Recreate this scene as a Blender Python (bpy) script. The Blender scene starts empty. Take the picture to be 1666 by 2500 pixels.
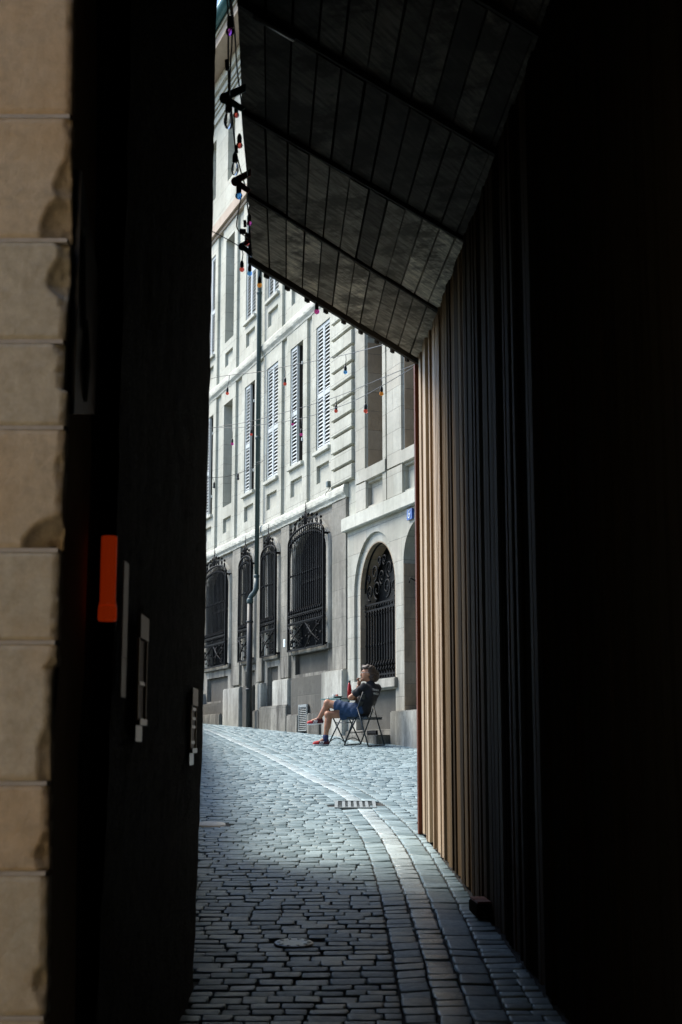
import bpy, bmesh, math, random
import numpy as np
from mathutils import Vector, Matrix

rnd = random.Random(7)
R = math.radians
EYE = 1.70

# ------------------------------------------------------------------ camera, sky, sun
sc = bpy.context.scene
col = sc.collection
cam_d = bpy.data.cameras.new("camera")
cam = bpy.data.objects.new("camera", cam_d); col.objects.link(cam)
cam_d.sensor_fit = 'VERTICAL'; cam_d.sensor_height = 36.0; cam_d.sensor_width = 24.0; cam_d.lens = 50.0
cam_d.clip_start = 0.05; cam_d.clip_end = 1000
cam.location = (0, 0, EYE)
cam.rotation_euler = (R(90) + math.atan(580 / 3472.), 0, 0)
cam_d.dof.use_dof = True; cam_d.dof.focus_distance = 21.0; cam_d.dof.aperture_fstop = 6.3
sc.camera = cam

SUN_EL, SUN_AZ = 50.0, 298.0          # azimuth clockwise from +Y
w = bpy.data.worlds.new("World"); sc.world = w; w.use_nodes = True
nt = w.node_tree; nt.nodes.clear()
wo = nt.nodes.new("ShaderNodeOutputWorld"); wb = nt.nodes.new("ShaderNodeBackground")
sky = nt.nodes.new("ShaderNodeTexSky"); sky.sky_type = 'NISHITA'; sky.sun_disc = False
sky.sun_elevation = R(SUN_EL); sky.sun_rotation = R(SUN_AZ)
sky.air_density = 1.0; sky.dust_density = 1.0; sky.ozone_density = 3.0
wb.inputs[1].default_value = 0.145
nt.links.new(sky.outputs[0], wb.inputs[0]); nt.links.new(wb.outputs[0], wo.inputs[0])
sun_d = bpy.data.lights.new("sun", 'SUN'); sun_d.energy = 2.9; sun_d.angle = R(32); sun_d.color = (1.0, .94, .84)
sun = bpy.data.objects.new("sun", sun_d); col.objects.link(sun)
sd = Vector((math.sin(R(SUN_AZ)) * math.cos(R(SUN_EL)), math.cos(R(SUN_AZ)) * math.cos(R(SUN_EL)), math.sin(R(SUN_EL))))
sun.rotation_euler = sd.to_track_quat('Z', 'Y').to_euler(); sun.location = (-20, 10, 40)
vs = sc.view_settings
sc.display_settings.display_device = 'sRGB'
vs.view_transform = 'Standard'; vs.look = 'None'; vs.gamma = 1.0; vs.exposure = 1.2
try: vs.use_curve_mapping = False
except Exception: pass
sc.cycles.max_bounces = 8; sc.cycles.diffuse_bounces = 4; sc.cycles.glossy_bounces = 4
sc.cycles.transmission_bounces = 6; sc.cycles.use_denoising = True
sc.cycles.caustics_reflective = False; sc.cycles.caustics_refractive = False

# ------------------------------------------------------------------ helpers
class MB:
    """collects shapes, then links them as ONE mesh object"""
    def __init__(s): s.v = []; s.f = []; s.sm = []
    def add(s, vs_, fs, smooth=False):
        o = len(s.v); s.v += [tuple(p) for p in vs_]
        s.f += [tuple(i + o for i in f) for f in fs]; s.sm += [smooth] * len(fs)
    def quad(s, a, b, c, d): s.add([a, b, c, d], [(0, 1, 2, 3)])
    def box(s, x0, x1, y0, y1, z0, z1, bev=0.0, M=None):
        if x0 > x1: x0, x1 = x1, x0
        if y0 > y1: y0, y1 = y1, y0
        if z0 > z1: z0, z1 = z1, z0
        if bev <= 0:
            P = [(x, y, z) for z in (z0, z1) for y in (y0, y1) for x in (x0, x1)]
            F = [(0, 2, 3, 1), (4, 5, 7, 6), (0, 1, 5, 4), (2, 6, 7, 3), (0, 4, 6, 2), (1, 3, 7, 5)]
        else:
            bm = bmesh.new(); bmesh.ops.create_cube(bm, size=1)
            for q in bm.verts: q.co = Vector(((x0 + x1) / 2 + q.co.x * (x1 - x0), (y0 + y1) / 2 + q.co.y * (y1 - y0), (z0 + z1) / 2 + q.co.z * (z1 - z0)))
            bmesh.ops.bevel(bm, geom=bm.edges[:], offset=bev, segments=2, affect='EDGES')
            bm.verts.index_update(); P = [tuple(q.co) for q in bm.verts]; F = [tuple(q.index for q in f.verts) for f in bm.faces]; bm.free()
        if M is not None: P = [tuple(M @ Vector(p)) for p in P]
        s.add(P, F)
    def tube(s, pts, r, n=6, cap=True, closed=False):
        pts = [Vector(p) for p in pts]; m = len(pts)
        rr = r if isinstance(r, (list, tuple)) else [r] * m
        V = []; F = []; nrm = None
        for i, p in enumerate(pts):
            if closed: t = pts[(i + 1) % m] - pts[i - 1]
            else: t = pts[min(i + 1, m - 1)] - pts[max(i - 1, 0)]
            if t.length < 1e-9: t = Vector((0, 0, 1))
            t.normalize()
            if nrm is None:
                nrm = t.orthogonal().normalized()
            nrm = (nrm - t * nrm.dot(t))
            if nrm.length < 1e-6: nrm = t.orthogonal()
            nrm.normalize(); bi = t.cross(nrm)
            for k in range(n):
                a = 2 * math.pi * (k + .5) / n
                V.append(p + (nrm * math.cos(a) + bi * math.sin(a)) * rr[i])
        for i in range(m if closed else m - 1):
            j = (i + 1) % m
            for k in range(n):
                F.append((i * n + k, i * n + (k + 1) % n, j * n + (k + 1) % n, j * n + k))
        if cap and not closed:
            F.append(tuple(range(n - 1, -1, -1))); F.append(tuple((m - 1) * n + k for k in range(n)))
        s.add(V, F, n > 4)
    def lathe(s, prof, c=(0, 0, 0), n=16, M=None):
        V = []; F = []; m = len(prof)
        for r_, z in prof:
            for k in range(n):
                a = 2 * math.pi * k / n
                p = Vector((r_ * math.cos(a), r_ * math.sin(a), z))
                if M is not None: p = M @ p
                V.append(p + Vector(c))
        for i in range(m - 1):
            for k in range(n): F.append((i * n + k, i * n + (k + 1) % n, (i + 1) * n + (k + 1) % n, (i + 1) * n + k))
        F.append(tuple(range(n - 1, -1, -1))); F.append(tuple((m - 1) * n + k for k in range(n)))
        s.add(V, F, True)
    def build(s, name, m, parent=None, fix=False, auto=None):
        me = bpy.data.meshes.new(name); me.from_pydata(s.v, [], s.f)
        me.polygons.foreach_set('use_smooth', s.sm)
        if fix:
            bm = bmesh.new(); bm.from_mesh(me); bmesh.ops.recalc_face_normals(bm, faces=bm.faces); bm.to_mesh(me); bm.free()
        me.materials.append(m); me.update()
        o = bpy.data.objects.new(name, me); col.objects.link(o)
        if parent is not None: o.parent = parent
        return o

def thing(name, label, cat, loc=(0, 0, 0), rz=0, group=None):
    o = bpy.data.objects.new(name, None); col.objects.link(o)
    o.location = loc; o.rotation_euler = (0, 0, rz); o['label'] = label; o['category'] = cat
    o.empty_display_size = .1
    if group: o['group'] = group
    return o
def tag(o, label, cat, group=None):
    o['label'] = label; o['category'] = cat
    if group: o['group'] = group
    return o
def structure(o, label=None):
    o['kind'] = 'structure'
    if label: o['label'] = label
    return o

# ------------------------------------------------------------------ materials
class N:
    def __init__(s, name):
        s.m = bpy.data.materials.new(name); s.m.use_nodes = True; s.t = s.m.node_tree
        s.b = s.t.nodes['Principled BSDF']; s.out = s.t.nodes['Material Output']
        s.tc = s.t.nodes.new('ShaderNodeTexCoord')
    def n(s, ty, **kw):
        x = s.t.nodes.new(ty)
        for k, v in kw.items(): setattr(x, k, v)
        return x
    def l(s, a, b): s.t.links.new(a, b)
    def coords(s, scale=(1, 1, 1), rot=(0, 0, 0), ty='POINT'):
        mp = s.n('ShaderNodeMapping'); mp.vector_type = ty; mp.inputs['Scale'].default_value = scale; mp.inputs['Rotation'].default_value = rot
        s.l(s.tc.outputs['Object'], mp.inputs['Vector']); return mp.outputs[0]
    def noise(s, scale, vec=None, detail=5, rough=.6):
        x = s.n('ShaderNodeTexNoise'); x.inputs['Scale'].default_value = scale; x.inputs['Detail'].default_value = detail; x.inputs['Roughness'].default_value = rough
        s.l(vec if vec is not None else s.tc.outputs['Object'], x.inputs['Vector']); return x.outputs[0]
    def ramp(s, fac, stops):
        x = s.n('ShaderNodeValToRGB'); e = x.color_ramp.elements
        while len(e) < len(stops): e.new(.5)
        for i, (p, c) in enumerate(stops):
            e[i].position = p; e[i].color = (c, c, c, 1) if isinstance(c, (int, float)) else (*c, 1)
        s.l(fac, x.inputs[0]); return x.outputs[0]
    def mix(s, fac, a, b, mode='MIX'):
        x = s.n('ShaderNodeMixRGB', blend_type=mode)
        for inp, v in zip(x.inputs, (fac, a, b)):
            if isinstance(v, (int, float)): inp.default_value = v if inp.type == 'VALUE' else (v, v, v, 1)
            elif isinstance(v, tuple): inp.default_value = (*v, 1)
            else: s.l(v, inp)
        return x.outputs[0]
    def math(s, op, a, b=0.0, clamp=False):
        x = s.n('ShaderNodeMath', operation=op); x.use_clamp = clamp
        for inp, v in zip(x.inputs, (a, b)):
            if isinstance(v, (int, float)): inp.default_value = v
            else: s.l(v, inp)
        return x.outputs[0]
    def maprange(s, v, a, b, c, d):
        x = s.n('ShaderNodeMapRange'); s.l(v, x.inputs[0])
        for i, q in enumerate((a, b, c, d)): x.inputs[i + 1].default_value = q
        return x.outputs[0]
    def island(s): return s.n('ShaderNodeNewGeometry').outputs['Random Per Island']
    def bump(s, h, strength=.3, dist=.01):
        x = s.n('ShaderNodeBump'); x.inputs['Strength'].default_value = strength; x.inputs['Distance'].default_value = dist
        s.l(h, x.inputs['Height']); s.l(x.outputs[0], s.b.inputs['Normal'])
    def fin(s, c, rough=.8, metal=0., spec=.5):
        if isinstance(c, tuple): s.b.inputs['Base Color'].default_value = (*c, 1)
        else: s.l(c, s.b.inputs['Base Color'])
        if isinstance(rough, (int, float)): s.b.inputs['Roughness'].default_value = rough
        else: s.l(rough, s.b.inputs['Roughness'])
        s.b.inputs['Metallic'].default_value = metal; s.b.inputs['Specular IOR Level'].default_value = spec
        return s.m

def simple(name, a, b, sc_=8., rough=.7, bump=0., dist=.005, metal=0., spec=.5, island=0., stretch=(1, 1, 1)):
    q = N(name); v = q.coords(stretch)
    nz = q.noise(sc_, v); c = q.ramp(nz, [(.3, a), (.7, b)])
    if island:
        r_ = q.island(); c = q.mix(1.0, c, q.ramp(r_, [(0, 1 - island), (1, 1 + island)]), 'MULTIPLY')
    if bump: q.bump(q.noise(sc_ * 4, v, 6), bump, dist)
    return q.fin(c, rough, metal, spec)

def facade_stone(name, hi, lo, jw=.9, jh=.46, stain=1.0, tint=.25):
    """ashlar: joints, block to block colour, weather streaks low on the wall (object x = along wall, z = up)"""
    q = N(name); sp = q.n('ShaderNodeSeparateXYZ'); q.l(q.tc.outputs['Object'], sp.inputs[0])
    cb = q.n('ShaderNodeCombineXYZ'); q.l(sp.outputs[0], cb.inputs[0]); q.l(sp.outputs[2], cb.inputs[1])
    br = q.n('ShaderNodeTexBrick'); q.l(cb.outputs[0], br.inputs['Vector'])
    br.inputs['Scale'].default_value = 1.0; br.inputs['Brick Width'].default_value = jw; br.inputs['Row Height'].default_value = jh
    br.inputs['Mortar Size'].default_value = .006; br.inputs['Mortar Smooth'].default_value = .4; br.inputs['Bias'].default_value = 0
    br.inputs['Color1'].default_value = (0, 0, 0, 1); br.inputs['Color2'].default_value = (1, 1, 1, 1); br.inputs['Mortar'].default_value = (.5, .5, .5, 1)
    big = q.noise(.7, None, 6); fine = q.noise(9, None, 8, .7); grain = q.noise(70, None, 4)
    c = q.mix(q.ramp(fine, [(.35, 0.), (.65, 1.)]), lo, hi)
    c = q.mix(q.math('MULTIPLY', br.outputs['Color'], tint), c, (.45, .41, .34))
    c = q.mix(q.ramp(big, [(.42, 0.), (.62, .5)]), c, tuple(x * y for x, y in zip(lo, (.62, .62, .58))))
    # rain streaks and splash dirt
    st = q.noise(1.0, q.coords((3.2, 3.2, .5)), 8, .72)
    hgt = q.maprange(sp.outputs[2], 2.2, 5.2, 1.0, .0)
    hg2 = q.maprange(sp.outputs[2], 5.5, 12.0, .38, .0)
    k = q.math('MULTIPLY', q.ramp(st, [(.38, 0.), (.62, .92)]), q.math('MULTIPLY', q.math('ADD', hgt, hg2, True), stain), True)
    c = q.mix(k, c, (.075, .072, .062))
    sp2 = q.noise(16, q.coords((1, 1, .8)), 8, .8)
    c = q.mix(q.math('MULTIPLY', q.ramp(sp2, [(.56, 0.), (.68, .8)]), q.math('MULTIPLY', hgt, stain), True), c, (.05, .05, .042))
    c = q.mix(q.math('MULTIPLY', br.outputs['Fac'], .5), c, (.10, .095, .08))
    h = q.math('SUBTRACT', q.math('ADD', q.math('MULTIPLY', fine, .8), q.math('MULTIPLY', grain, .4)), q.math('MULTIPLY', br.outputs['Fac'], 1.2))
    q.bump(h, .45, .012)
    return q.fin(c, .9, 0, .3)

M = {}
M['facade'] = facade_stone('pale_ashlar', (.60, .61, .53), (.49, .50, .43))
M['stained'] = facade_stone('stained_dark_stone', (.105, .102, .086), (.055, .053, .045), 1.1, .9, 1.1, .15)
M['trim'] = facade_stone('limestone_trim', (.63, .64, .56), (.53, .535, .47), 1.3, 9., .45, .1)
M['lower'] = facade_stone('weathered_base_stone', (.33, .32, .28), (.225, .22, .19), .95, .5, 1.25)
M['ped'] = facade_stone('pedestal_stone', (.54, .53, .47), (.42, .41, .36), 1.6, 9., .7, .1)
M['right'] = facade_stone('mixed_ashlar', (.52, .525, .46), (.43, .435, .385), .62, .36, .55, .55)
M['brownstone'] = facade_stone('reveal_stone', (.42, .315, .21), (.31, .225, .145), .5, .34, .6, .5)
M['greyreveal'] = facade_stone('grey_reveal_stone', (.36, .36, .36), (.28, .28, .28), .5, .4, .3, .1)
M['soffit_eave'] = simple('eave_stone', (.40, .33, .26), (.50, .42, .34), 3, .9, .2)
M['shutter'] = simple('shutter_paint', (.47, .51, .50), (.55, .585, .575), 14, .55, .1, .002, stretch=(1, 1, .2))
M['black_int'] = simple('shade_box_black', (.006, .006, .006), (.012, .012, .011), 3, .6)
M['glass_dark'] = simple('dark_window_glass', (.006, .007, .008), (.010, .011, .012), 2, .9, spec=.0)
M['iron'] = simple('black_wrought_iron', (.004, .0045, .005), (.009, .0095, .010), 30, .65, .2, .002, spec=.1)
M['pipe_up'] = simple('green_painted_pipe', (.020, .045, .045), (.035, .07, .068), 8, .45, .1, stretch=(4, 4, .6))
M['pipe_low'] = simple('black_cast_iron_pipe', (.008, .009, .009), (.02, .022, .021), 12, .5, .15)
M['gutter'] = simple('teal_gutter_metal', (.04, .13, .15), (.06, .18, .20), 4, .4, metal=.3)
M['cable'] = simple('black_cable_rubber', (.008, .008, .008), (.014, .014, .014), 20, .5)
M['wire'] = simple('pale_wire', (.30, .31, .31), (.42, .43, .43), 20, .4, metal=.6)
M['brass'] = simple('aged_brass', (.20, .13, .05), (.30, .20, .08), 20, .4, metal=.7)

def bulbmat(name, c, tr=.8):
    q = N(name); c = tuple(x ** .6 for x in c); v = q.noise(40); cc = q.ramp(v, [(.3, c), (.7, tuple(min(1, x * 1.25) for x in c))])
    q.b.inputs['Transmission Weight'].default_value = tr; q.b.inputs['IOR'].default_value = 1.06
    return q.fin(cc, .12, 0, .6)
M['b_red'] = bulbmat('red_bulb_glass', (.75, .035, .02)); M['b_blue'] = bulbmat('blue_bulb_glass', (.03, .22, .85))
M['b_orange'] = bulbmat('orange_bulb_glass', (.95, .16, .01)); M['b_pink'] = bulbmat('magenta_bulb_glass', (.50, .015, .16))
M['b_purple'] = bulbmat('violet_bulb_glass', (.40, .03, .42)); M['b_clear'] = bulbmat('clear_bulb_glass', (.92, .95, .95), .95)
M['b_dark'] = bulbmat('dark_bulb_glass', (.02, .02, .022), .2)

# stone setts
def sett_mat(name, a, b, r0, r1):
    q = N(name); isl = q.island(); fine = q.noise(26, None, 7, .7); big = q.noise(1.1, None, 4)
    c = q.ramp(isl, [(0, a), (.5, tuple((x + y) / 2 for x, y in zip(a, b))), (1, b)])
    c = q.mix(q.ramp(fine, [(.35, .0), (.7, .55)]), c, tuple(x * .6 for x in a))
    c = q.mix(q.ramp(big, [(.45, .0), (.7, .3)]), c, tuple(x * 1.15 for x in b))
    q.bump(q.math('ADD', q.noise(60, None, 5, .7), q.math('MULTIPLY', q.noise(13, None, 3), 1.6)), .40, .005)
    rr = q.ramp(q.math('ADD', q.math('MULTIPLY', fine, .7), q.math('MULTIPLY', isl, .3)), [(.3, r0), (.7, r1)])
    return q.fin(c, rr, 0, .3)
M['sett'] = sett_mat('grey_setts', (.14, .205, .225), (.33, .43, .455), .36, .60)
M['gut'] = sett_mat('worn_gutter_setts', (.36, .43, .445), (.48, .57, .585), .22, .40)
M['joint'] = simple('sandy_joint', (.02, .02, .018), (.045, .042, .036), 30, .95, .4, .01)

# dark timber cladding
def wood_mat(name, a, b, c2, rough=.6, spec=.2):
    q = N(name); isl = q.island()
    gr = q.noise(1.0, q.coords((60, 60, 1.2)), 6, .65); kn = q.noise(1.0, q.coords((8, 8, .8)), 4)
    c = q.mix(q.ramp(gr, [(.3, 0.), (.7, 1.)]), a, b)
    c = q.mix(q.ramp(isl, [(0, 0.), (1, .85)]), c, c2)
    c = q.mix(q.ramp(kn, [(.52, 0.), (.7, .45)]), c, tuple(x * .35 for x in a))
    q.bump(gr, .5, .004)
    return q.fin(c, rough, 0, spec)
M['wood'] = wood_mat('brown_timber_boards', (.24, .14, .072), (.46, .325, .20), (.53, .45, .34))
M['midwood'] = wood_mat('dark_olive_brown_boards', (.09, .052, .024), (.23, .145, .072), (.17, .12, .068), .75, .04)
M['shadewood'] = wood_mat('shade_brown_boards', (.026, .016, .008), (.07, .045, .023), (.052, .037, .021), .8, .03)  # colour carries the shade of boards deeper in the passage
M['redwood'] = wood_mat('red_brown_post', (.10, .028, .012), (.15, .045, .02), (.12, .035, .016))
M['blackwood'] = wood_mat('dark_and_shade_boards', (.010, .0085, .006), (.020, .017, .012), (.015, .014, .010), 1.0, 0.0)  # near-black colour, also carries shade on the innermost wall boards

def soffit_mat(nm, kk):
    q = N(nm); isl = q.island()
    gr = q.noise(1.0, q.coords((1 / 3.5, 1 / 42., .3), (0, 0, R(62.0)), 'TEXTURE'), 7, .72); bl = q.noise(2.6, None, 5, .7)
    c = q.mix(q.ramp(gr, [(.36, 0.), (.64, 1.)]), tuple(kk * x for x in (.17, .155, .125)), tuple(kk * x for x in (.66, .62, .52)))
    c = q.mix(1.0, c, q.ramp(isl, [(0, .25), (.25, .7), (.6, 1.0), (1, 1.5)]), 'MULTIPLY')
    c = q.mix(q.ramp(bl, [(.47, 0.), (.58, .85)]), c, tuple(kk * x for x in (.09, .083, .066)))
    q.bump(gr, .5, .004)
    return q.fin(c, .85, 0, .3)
M['soffit'] = soffit_mat('weathered_soffit_boards', 1.2); M['soffit_shade'] = soffit_mat('dark_and_shade_soffit_boards', .36)
M['soffit_dark'] = simple('soffit_beams', (.018, .016, .012), (.03, .027, .02), 9, .85)

def pier_mat():
    q = N('beige_sandstone'); isl = q.island()
    fine = q.noise(22, None, 8, .7); big = q.noise(2.2, None, 5); gr = q.noise(130, None, 4)
    c = q.ramp(isl, [(0, (.60, .475, .32)), (.35, (.59, .53, .41)), (.65, (.54, .51, .40)), (1, (.62, .50, .345))])
    c = q.mix(q.ramp(fine, [(.35, 0.), (.65, .55)]), c, (.30, .255, .18))
    c = q.mix(q.ramp(big, [(.5, 0.), (.68, .45)]), c, (.55, .38, .20))
    q.bump(q.math('ADD', fine, q.math('MULTIPLY', gr, .5)), .6, .006)
    return q.fin(c, .95, 0, .2)
M['pier'] = pier_mat()
M['mortar'] = simple('pale_mortar', (.40, .37, .32), (.48, .45, .40), 20, .95, .4, .006)
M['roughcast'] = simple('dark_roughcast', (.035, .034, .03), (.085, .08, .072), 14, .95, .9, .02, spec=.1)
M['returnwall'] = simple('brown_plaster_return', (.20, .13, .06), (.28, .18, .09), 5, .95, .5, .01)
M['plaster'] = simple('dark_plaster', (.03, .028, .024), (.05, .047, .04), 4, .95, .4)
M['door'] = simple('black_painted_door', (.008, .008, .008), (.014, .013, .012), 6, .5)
M['enamel_blue'] = simple('blue_enamel', (.005, .06, .30), (.008, .08, .38), 6, .25)
M['enamel_white'] = simple('white_enamel', (.70, .78, .82), (.80, .86, .88), 6, .3)
M['grate'] = simple('cast_iron_grate', (.26, .30, .31), (.34, .38, .39), 30, .45, .3, metal=.2)
M['lid'] = simple('pale_metal_lid', (.30, .32, .31), (.42, .44, .42), 30, .4, .4, metal=.3)
M['lidstone'] = simple('cream_stone_disc', (.66, .63, .52), (.74, .71, .60), 20, .6, .2)
M['cream'] = simple('warm_bounce_wash', (.70, .50, .28), (.76, .57, .34), 2, .9, .2)
M['bounce_pave'] = simple('pale_bounce_floor', (.48, .42, .33), (.54, .48, .38), 2, .8, .2)
M['vent'] = simple('grey_green_metal', (.10, .13, .12), (.16, .19, .18), 10, .5, metal=.3)

# ------------------------------------------------------------------ ground
def gz0(Y):
    return np.interp(Y, [-40, -6, 0, 6, 8.8, 11.8, 22.5, 24.5, 33.9, 60, 200], [-.4, -.05, 0, .55, .80, 1.045, 1.77, 1.9, 2.315, 3.3, 6])
def gz(Y):
    s = 0
    for d in (-.6, -.3, 0, .3, .6): s += gz0(Y + d) / 5
    return float(s)

mb = MB()
ys = [-40, -20, -10] + [-6 + .5 * i for i in range(84)] + [40, 50, 60, 90, 130, 200]
xs = [-120, -60, -30, -15, -8, -4, 0, 4, 8, 15, 30, 60, 120]
for y in ys:
    for x in xs: mb.v.append((x, y, gz(y) - .012))
nx = len(xs)
for j in range(len(ys) - 1):
    for i in range(nx - 1):
        mb.f.append((j * nx + i, j * nx + i + 1, (j + 1) * nx + i + 1, (j + 1) * nx + i)); mb.sm.append(True)
structure(mb.build('street', M['joint']), 'dark sandy joint bed under the sloping cobbled street')

L1P = [(4.0, .41), (6.0, .415), (6.74, .415), (7.65, .408), (8.87, .396), (10.2, .37), (11.66, .305), (13.84, .12), (15.2, -.075), (16.4, -.34), (18.0, -.64), (20.2, -1.06), (22, -1.46), (24, -1.9), (28, -2.58), (34, -3.7), (40, -4.8)]
def L1(Y):
    s = 0
    for d in (-.5, -.25, 0, .25, .5): s += np.interp(Y + d, [p[0] for p in L1P], [p[1] for p in L1P]) / 5
    return float(s)

FA = math.radians(20.15); EU = Vector((-math.sin(FA), math.cos(FA), 0)); NN = Vector((-math.cos(FA), -math.sin(FA), 0))
F0 = Vector((.1414, 24.844, 0))
def fx(Y): return F0.x - math.tan(FA) * (Y - F0.y)     # facade line
def wood_x(Y): return .672 + .0524 * (11.66 - Y)

def add_sett(mb, P4, h, tilt, rough=.010):
    """P4: four corners (x,y) counter-clockwise; a worn stone with rounded arrises"""
    cx = sum(p[0] for p in P4) / 4; cy = sum(p[1] for p in P4) / 4
    V = []
    for (s_, dz) in ((1.0, -.030), (.985, -.005), (.94, .0005), (.82, .002)):
        for (x, y) in P4:
            X = cx + (x - cx) * s_; Y = cy + (y - cy) * s_
            V.append((X, Y, gz(Y) + h + dz + tilt[0] * (X - cx) + tilt[1] * (Y - cy)))
    F = []
    for k in range(3):
        for i in range(4): F.append((k * 4 + i, k * 4 + (i + 1) % 4, (k + 1) * 4 + (i + 1) % 4, (k + 1) * 4 + i))
    F.append((12, 13, 14, 15))
    mb.add(V, F, True)

grate_box = (-.04, .31, 13.52, 14.05)
holes_c = [(-.246, 7.68, .105), (-1.12, 12.236, .15)]
def blocked(x, y):
    if grate_box[0] - .05 < x < grate_box[1] + .05 and grate_box[2] - .06 < y < grate_box[3] + .06: return True
    return any((x - a) ** 2 + (y - b) ** 2 < (r_ + .02) ** 2 for a, b, r_ in holes_c)

mb = MB(); Y = 4.9; row = 0
while Y < 37:
    d = .104 + rnd.uniform(-.016, .018)
    if Y > 24: d *= 1.1
    yc = Y + d / 2
    for side in (0, 1):
        if side == 0:
            xa = max(-.13 * yc - .55, -9) if yc > 6.9 else -.665
            xb = L1(yc) - .155
        else:
            xa = L1(yc) + .30
            xb = min(fx(yc) - .0, wood_x(yc) - .015 if yc < 11.75 else 99, .075 * yc + .7)
        x = xa + rnd.uniform(-.06, .02) if side == 0 else xa
        while x < xb - .03:
            wd = rnd.uniform(.10, .185)
            if x + wd > xb - .06: wd = xb - x
            if not blocked(x + wd / 2, yc):
                g = .0025; gy = .0045; j = lambda: rnd.uniform(-.005, .005)
                sl = (-.10 if side == 1 and yc > 11 else .03) + .02 * math.sin(x * 3 + Y)   # rows lie a little askew
                P4 = [(x + g + j(), Y + gy + sl * (x - xa) * .6 + j()), (x + wd - g + j(), Y + gy + sl * (x + wd - xa) * .6 + j()),
                      (x + wd - g + j(), Y + d - gy + sl * (x + wd - xa) * .6 + j()), (x + g + j(), Y + d - gy + sl * (x - xa) * .6 + j())]
                add_sett(mb, P4, rnd.uniform(-.004, .004), (rnd.uniform(-.02, .02), rnd.uniform(-.04, .03)))
            x += wd
    Y += d
structure(mb.build('cobblestone_paving', M['sett']), 'grey cobblestone setts laid in rows up the sloping street')

gut_mb = MB(); edge_mb = MB()
for a, b in ((-.15, -.005), (.0, .138), (.143, .295)):
    mb = gut_mb if a == 0 else edge_mb
    Y = 4.9
    while Y < 37:
        d = rnd.uniform(.09, .16) if b < .29 else rnd.uniform(.12, .22)
        x0, x1 = L1(Y), L1(Y + d)
        if not blocked(x0 + (a + b) / 2, Y + d / 2):
            g = .003; j = lambda: rnd.uniform(-.006, .006)
            P4 = [(x0 + a + g + j(), Y + g + j()), (x0 + b - g + j(), Y + g + j()), (x1 + b - g + j(), Y + d - g + j()), (x1 + a + g + j(), Y + d - g + j())]
            add_sett(mb, P4, rnd.uniform(-.005, .004), (rnd.uniform(-.03, .03) + (.04 if a < 0 else -.03 if a > .1 else 0), rnd.uniform(-.03, .03)))
        Y += d
structure(gut_mb.build('gutter_paving', M['gut']), 'curved strip of smooth shiny gutter setts')
structure(edge_mb.build('gutter_border_paving', M['sett']), 'rows of grey setts bordering the curved gutter strip')

# drain grate, lids
dg = thing('drain_grate', 'slotted iron drain grate in the curved gutter', 'drain', (.135, 13.785, gz(13.785)))
mb = MB()
x0, x1, y0, y1 = -.195, .195, -.30, .30
sl = .067
for (a, b, c_, d_) in ((x0, x1, y0, y0 + .03), (x0, x1, y1 - .03, y1), (x0, x0 + .03, y0 + .03, y1 - .03), (x1 - .03, x1, y0 + .03, y1 - .03)):
    mb.box(a, b, c_, d_, -.02, .012)
for i in range(5):
    xx = x0 + .03 + (i + 1) * .055 - .014; mb.box(xx, xx + .028, y0 + .03, y1 - .03, -.02, .008)
for i in range(4):
    yy = y0 + .03 + (i + 1) * .108 - .01; mb.box(x0 + .03, x1 - .03, yy, yy + .02, -.022, .004)
gr_ = mb.build('grating', M['grate'], dg); gr_.rotation_euler = (math.atan(.068), 0, 0)
mb = MB(); mb.lathe([(.105, -.02), (.105, .004), (.098, .010), (.06, .011), (.05, .008), (.02, .011)], n=28)
for i in range(10):
    a = i * math.pi / 5; mb.box(.068, .088, -.006, .006, .008, .014, 0, Matrix.Rotation(a, 4, 'Z'))
o = tag(mb.build('manhole_cover', M['lid']), 'small round metal cover set in the shaded cobbles near the bottom', 'manhole cover'); o.location = (-.246, 7.68, gz(7.68)); o.rotation_euler = (math.atan(.09), 0, 0)
mb = MB(); mb.lathe([(.15, -.02), (.15, .006), (.142, .014), (.08, .016), (.02, .016)], n=28)
o = tag(mb.build('round_lid', M['lidstone']), 'cream round lid in the paving beside the left wall', 'lid'); o.location = (-1.12, 12.236, gz(12.236)); o.rotation_euler = (math.atan(.073), 0, 0)

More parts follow.
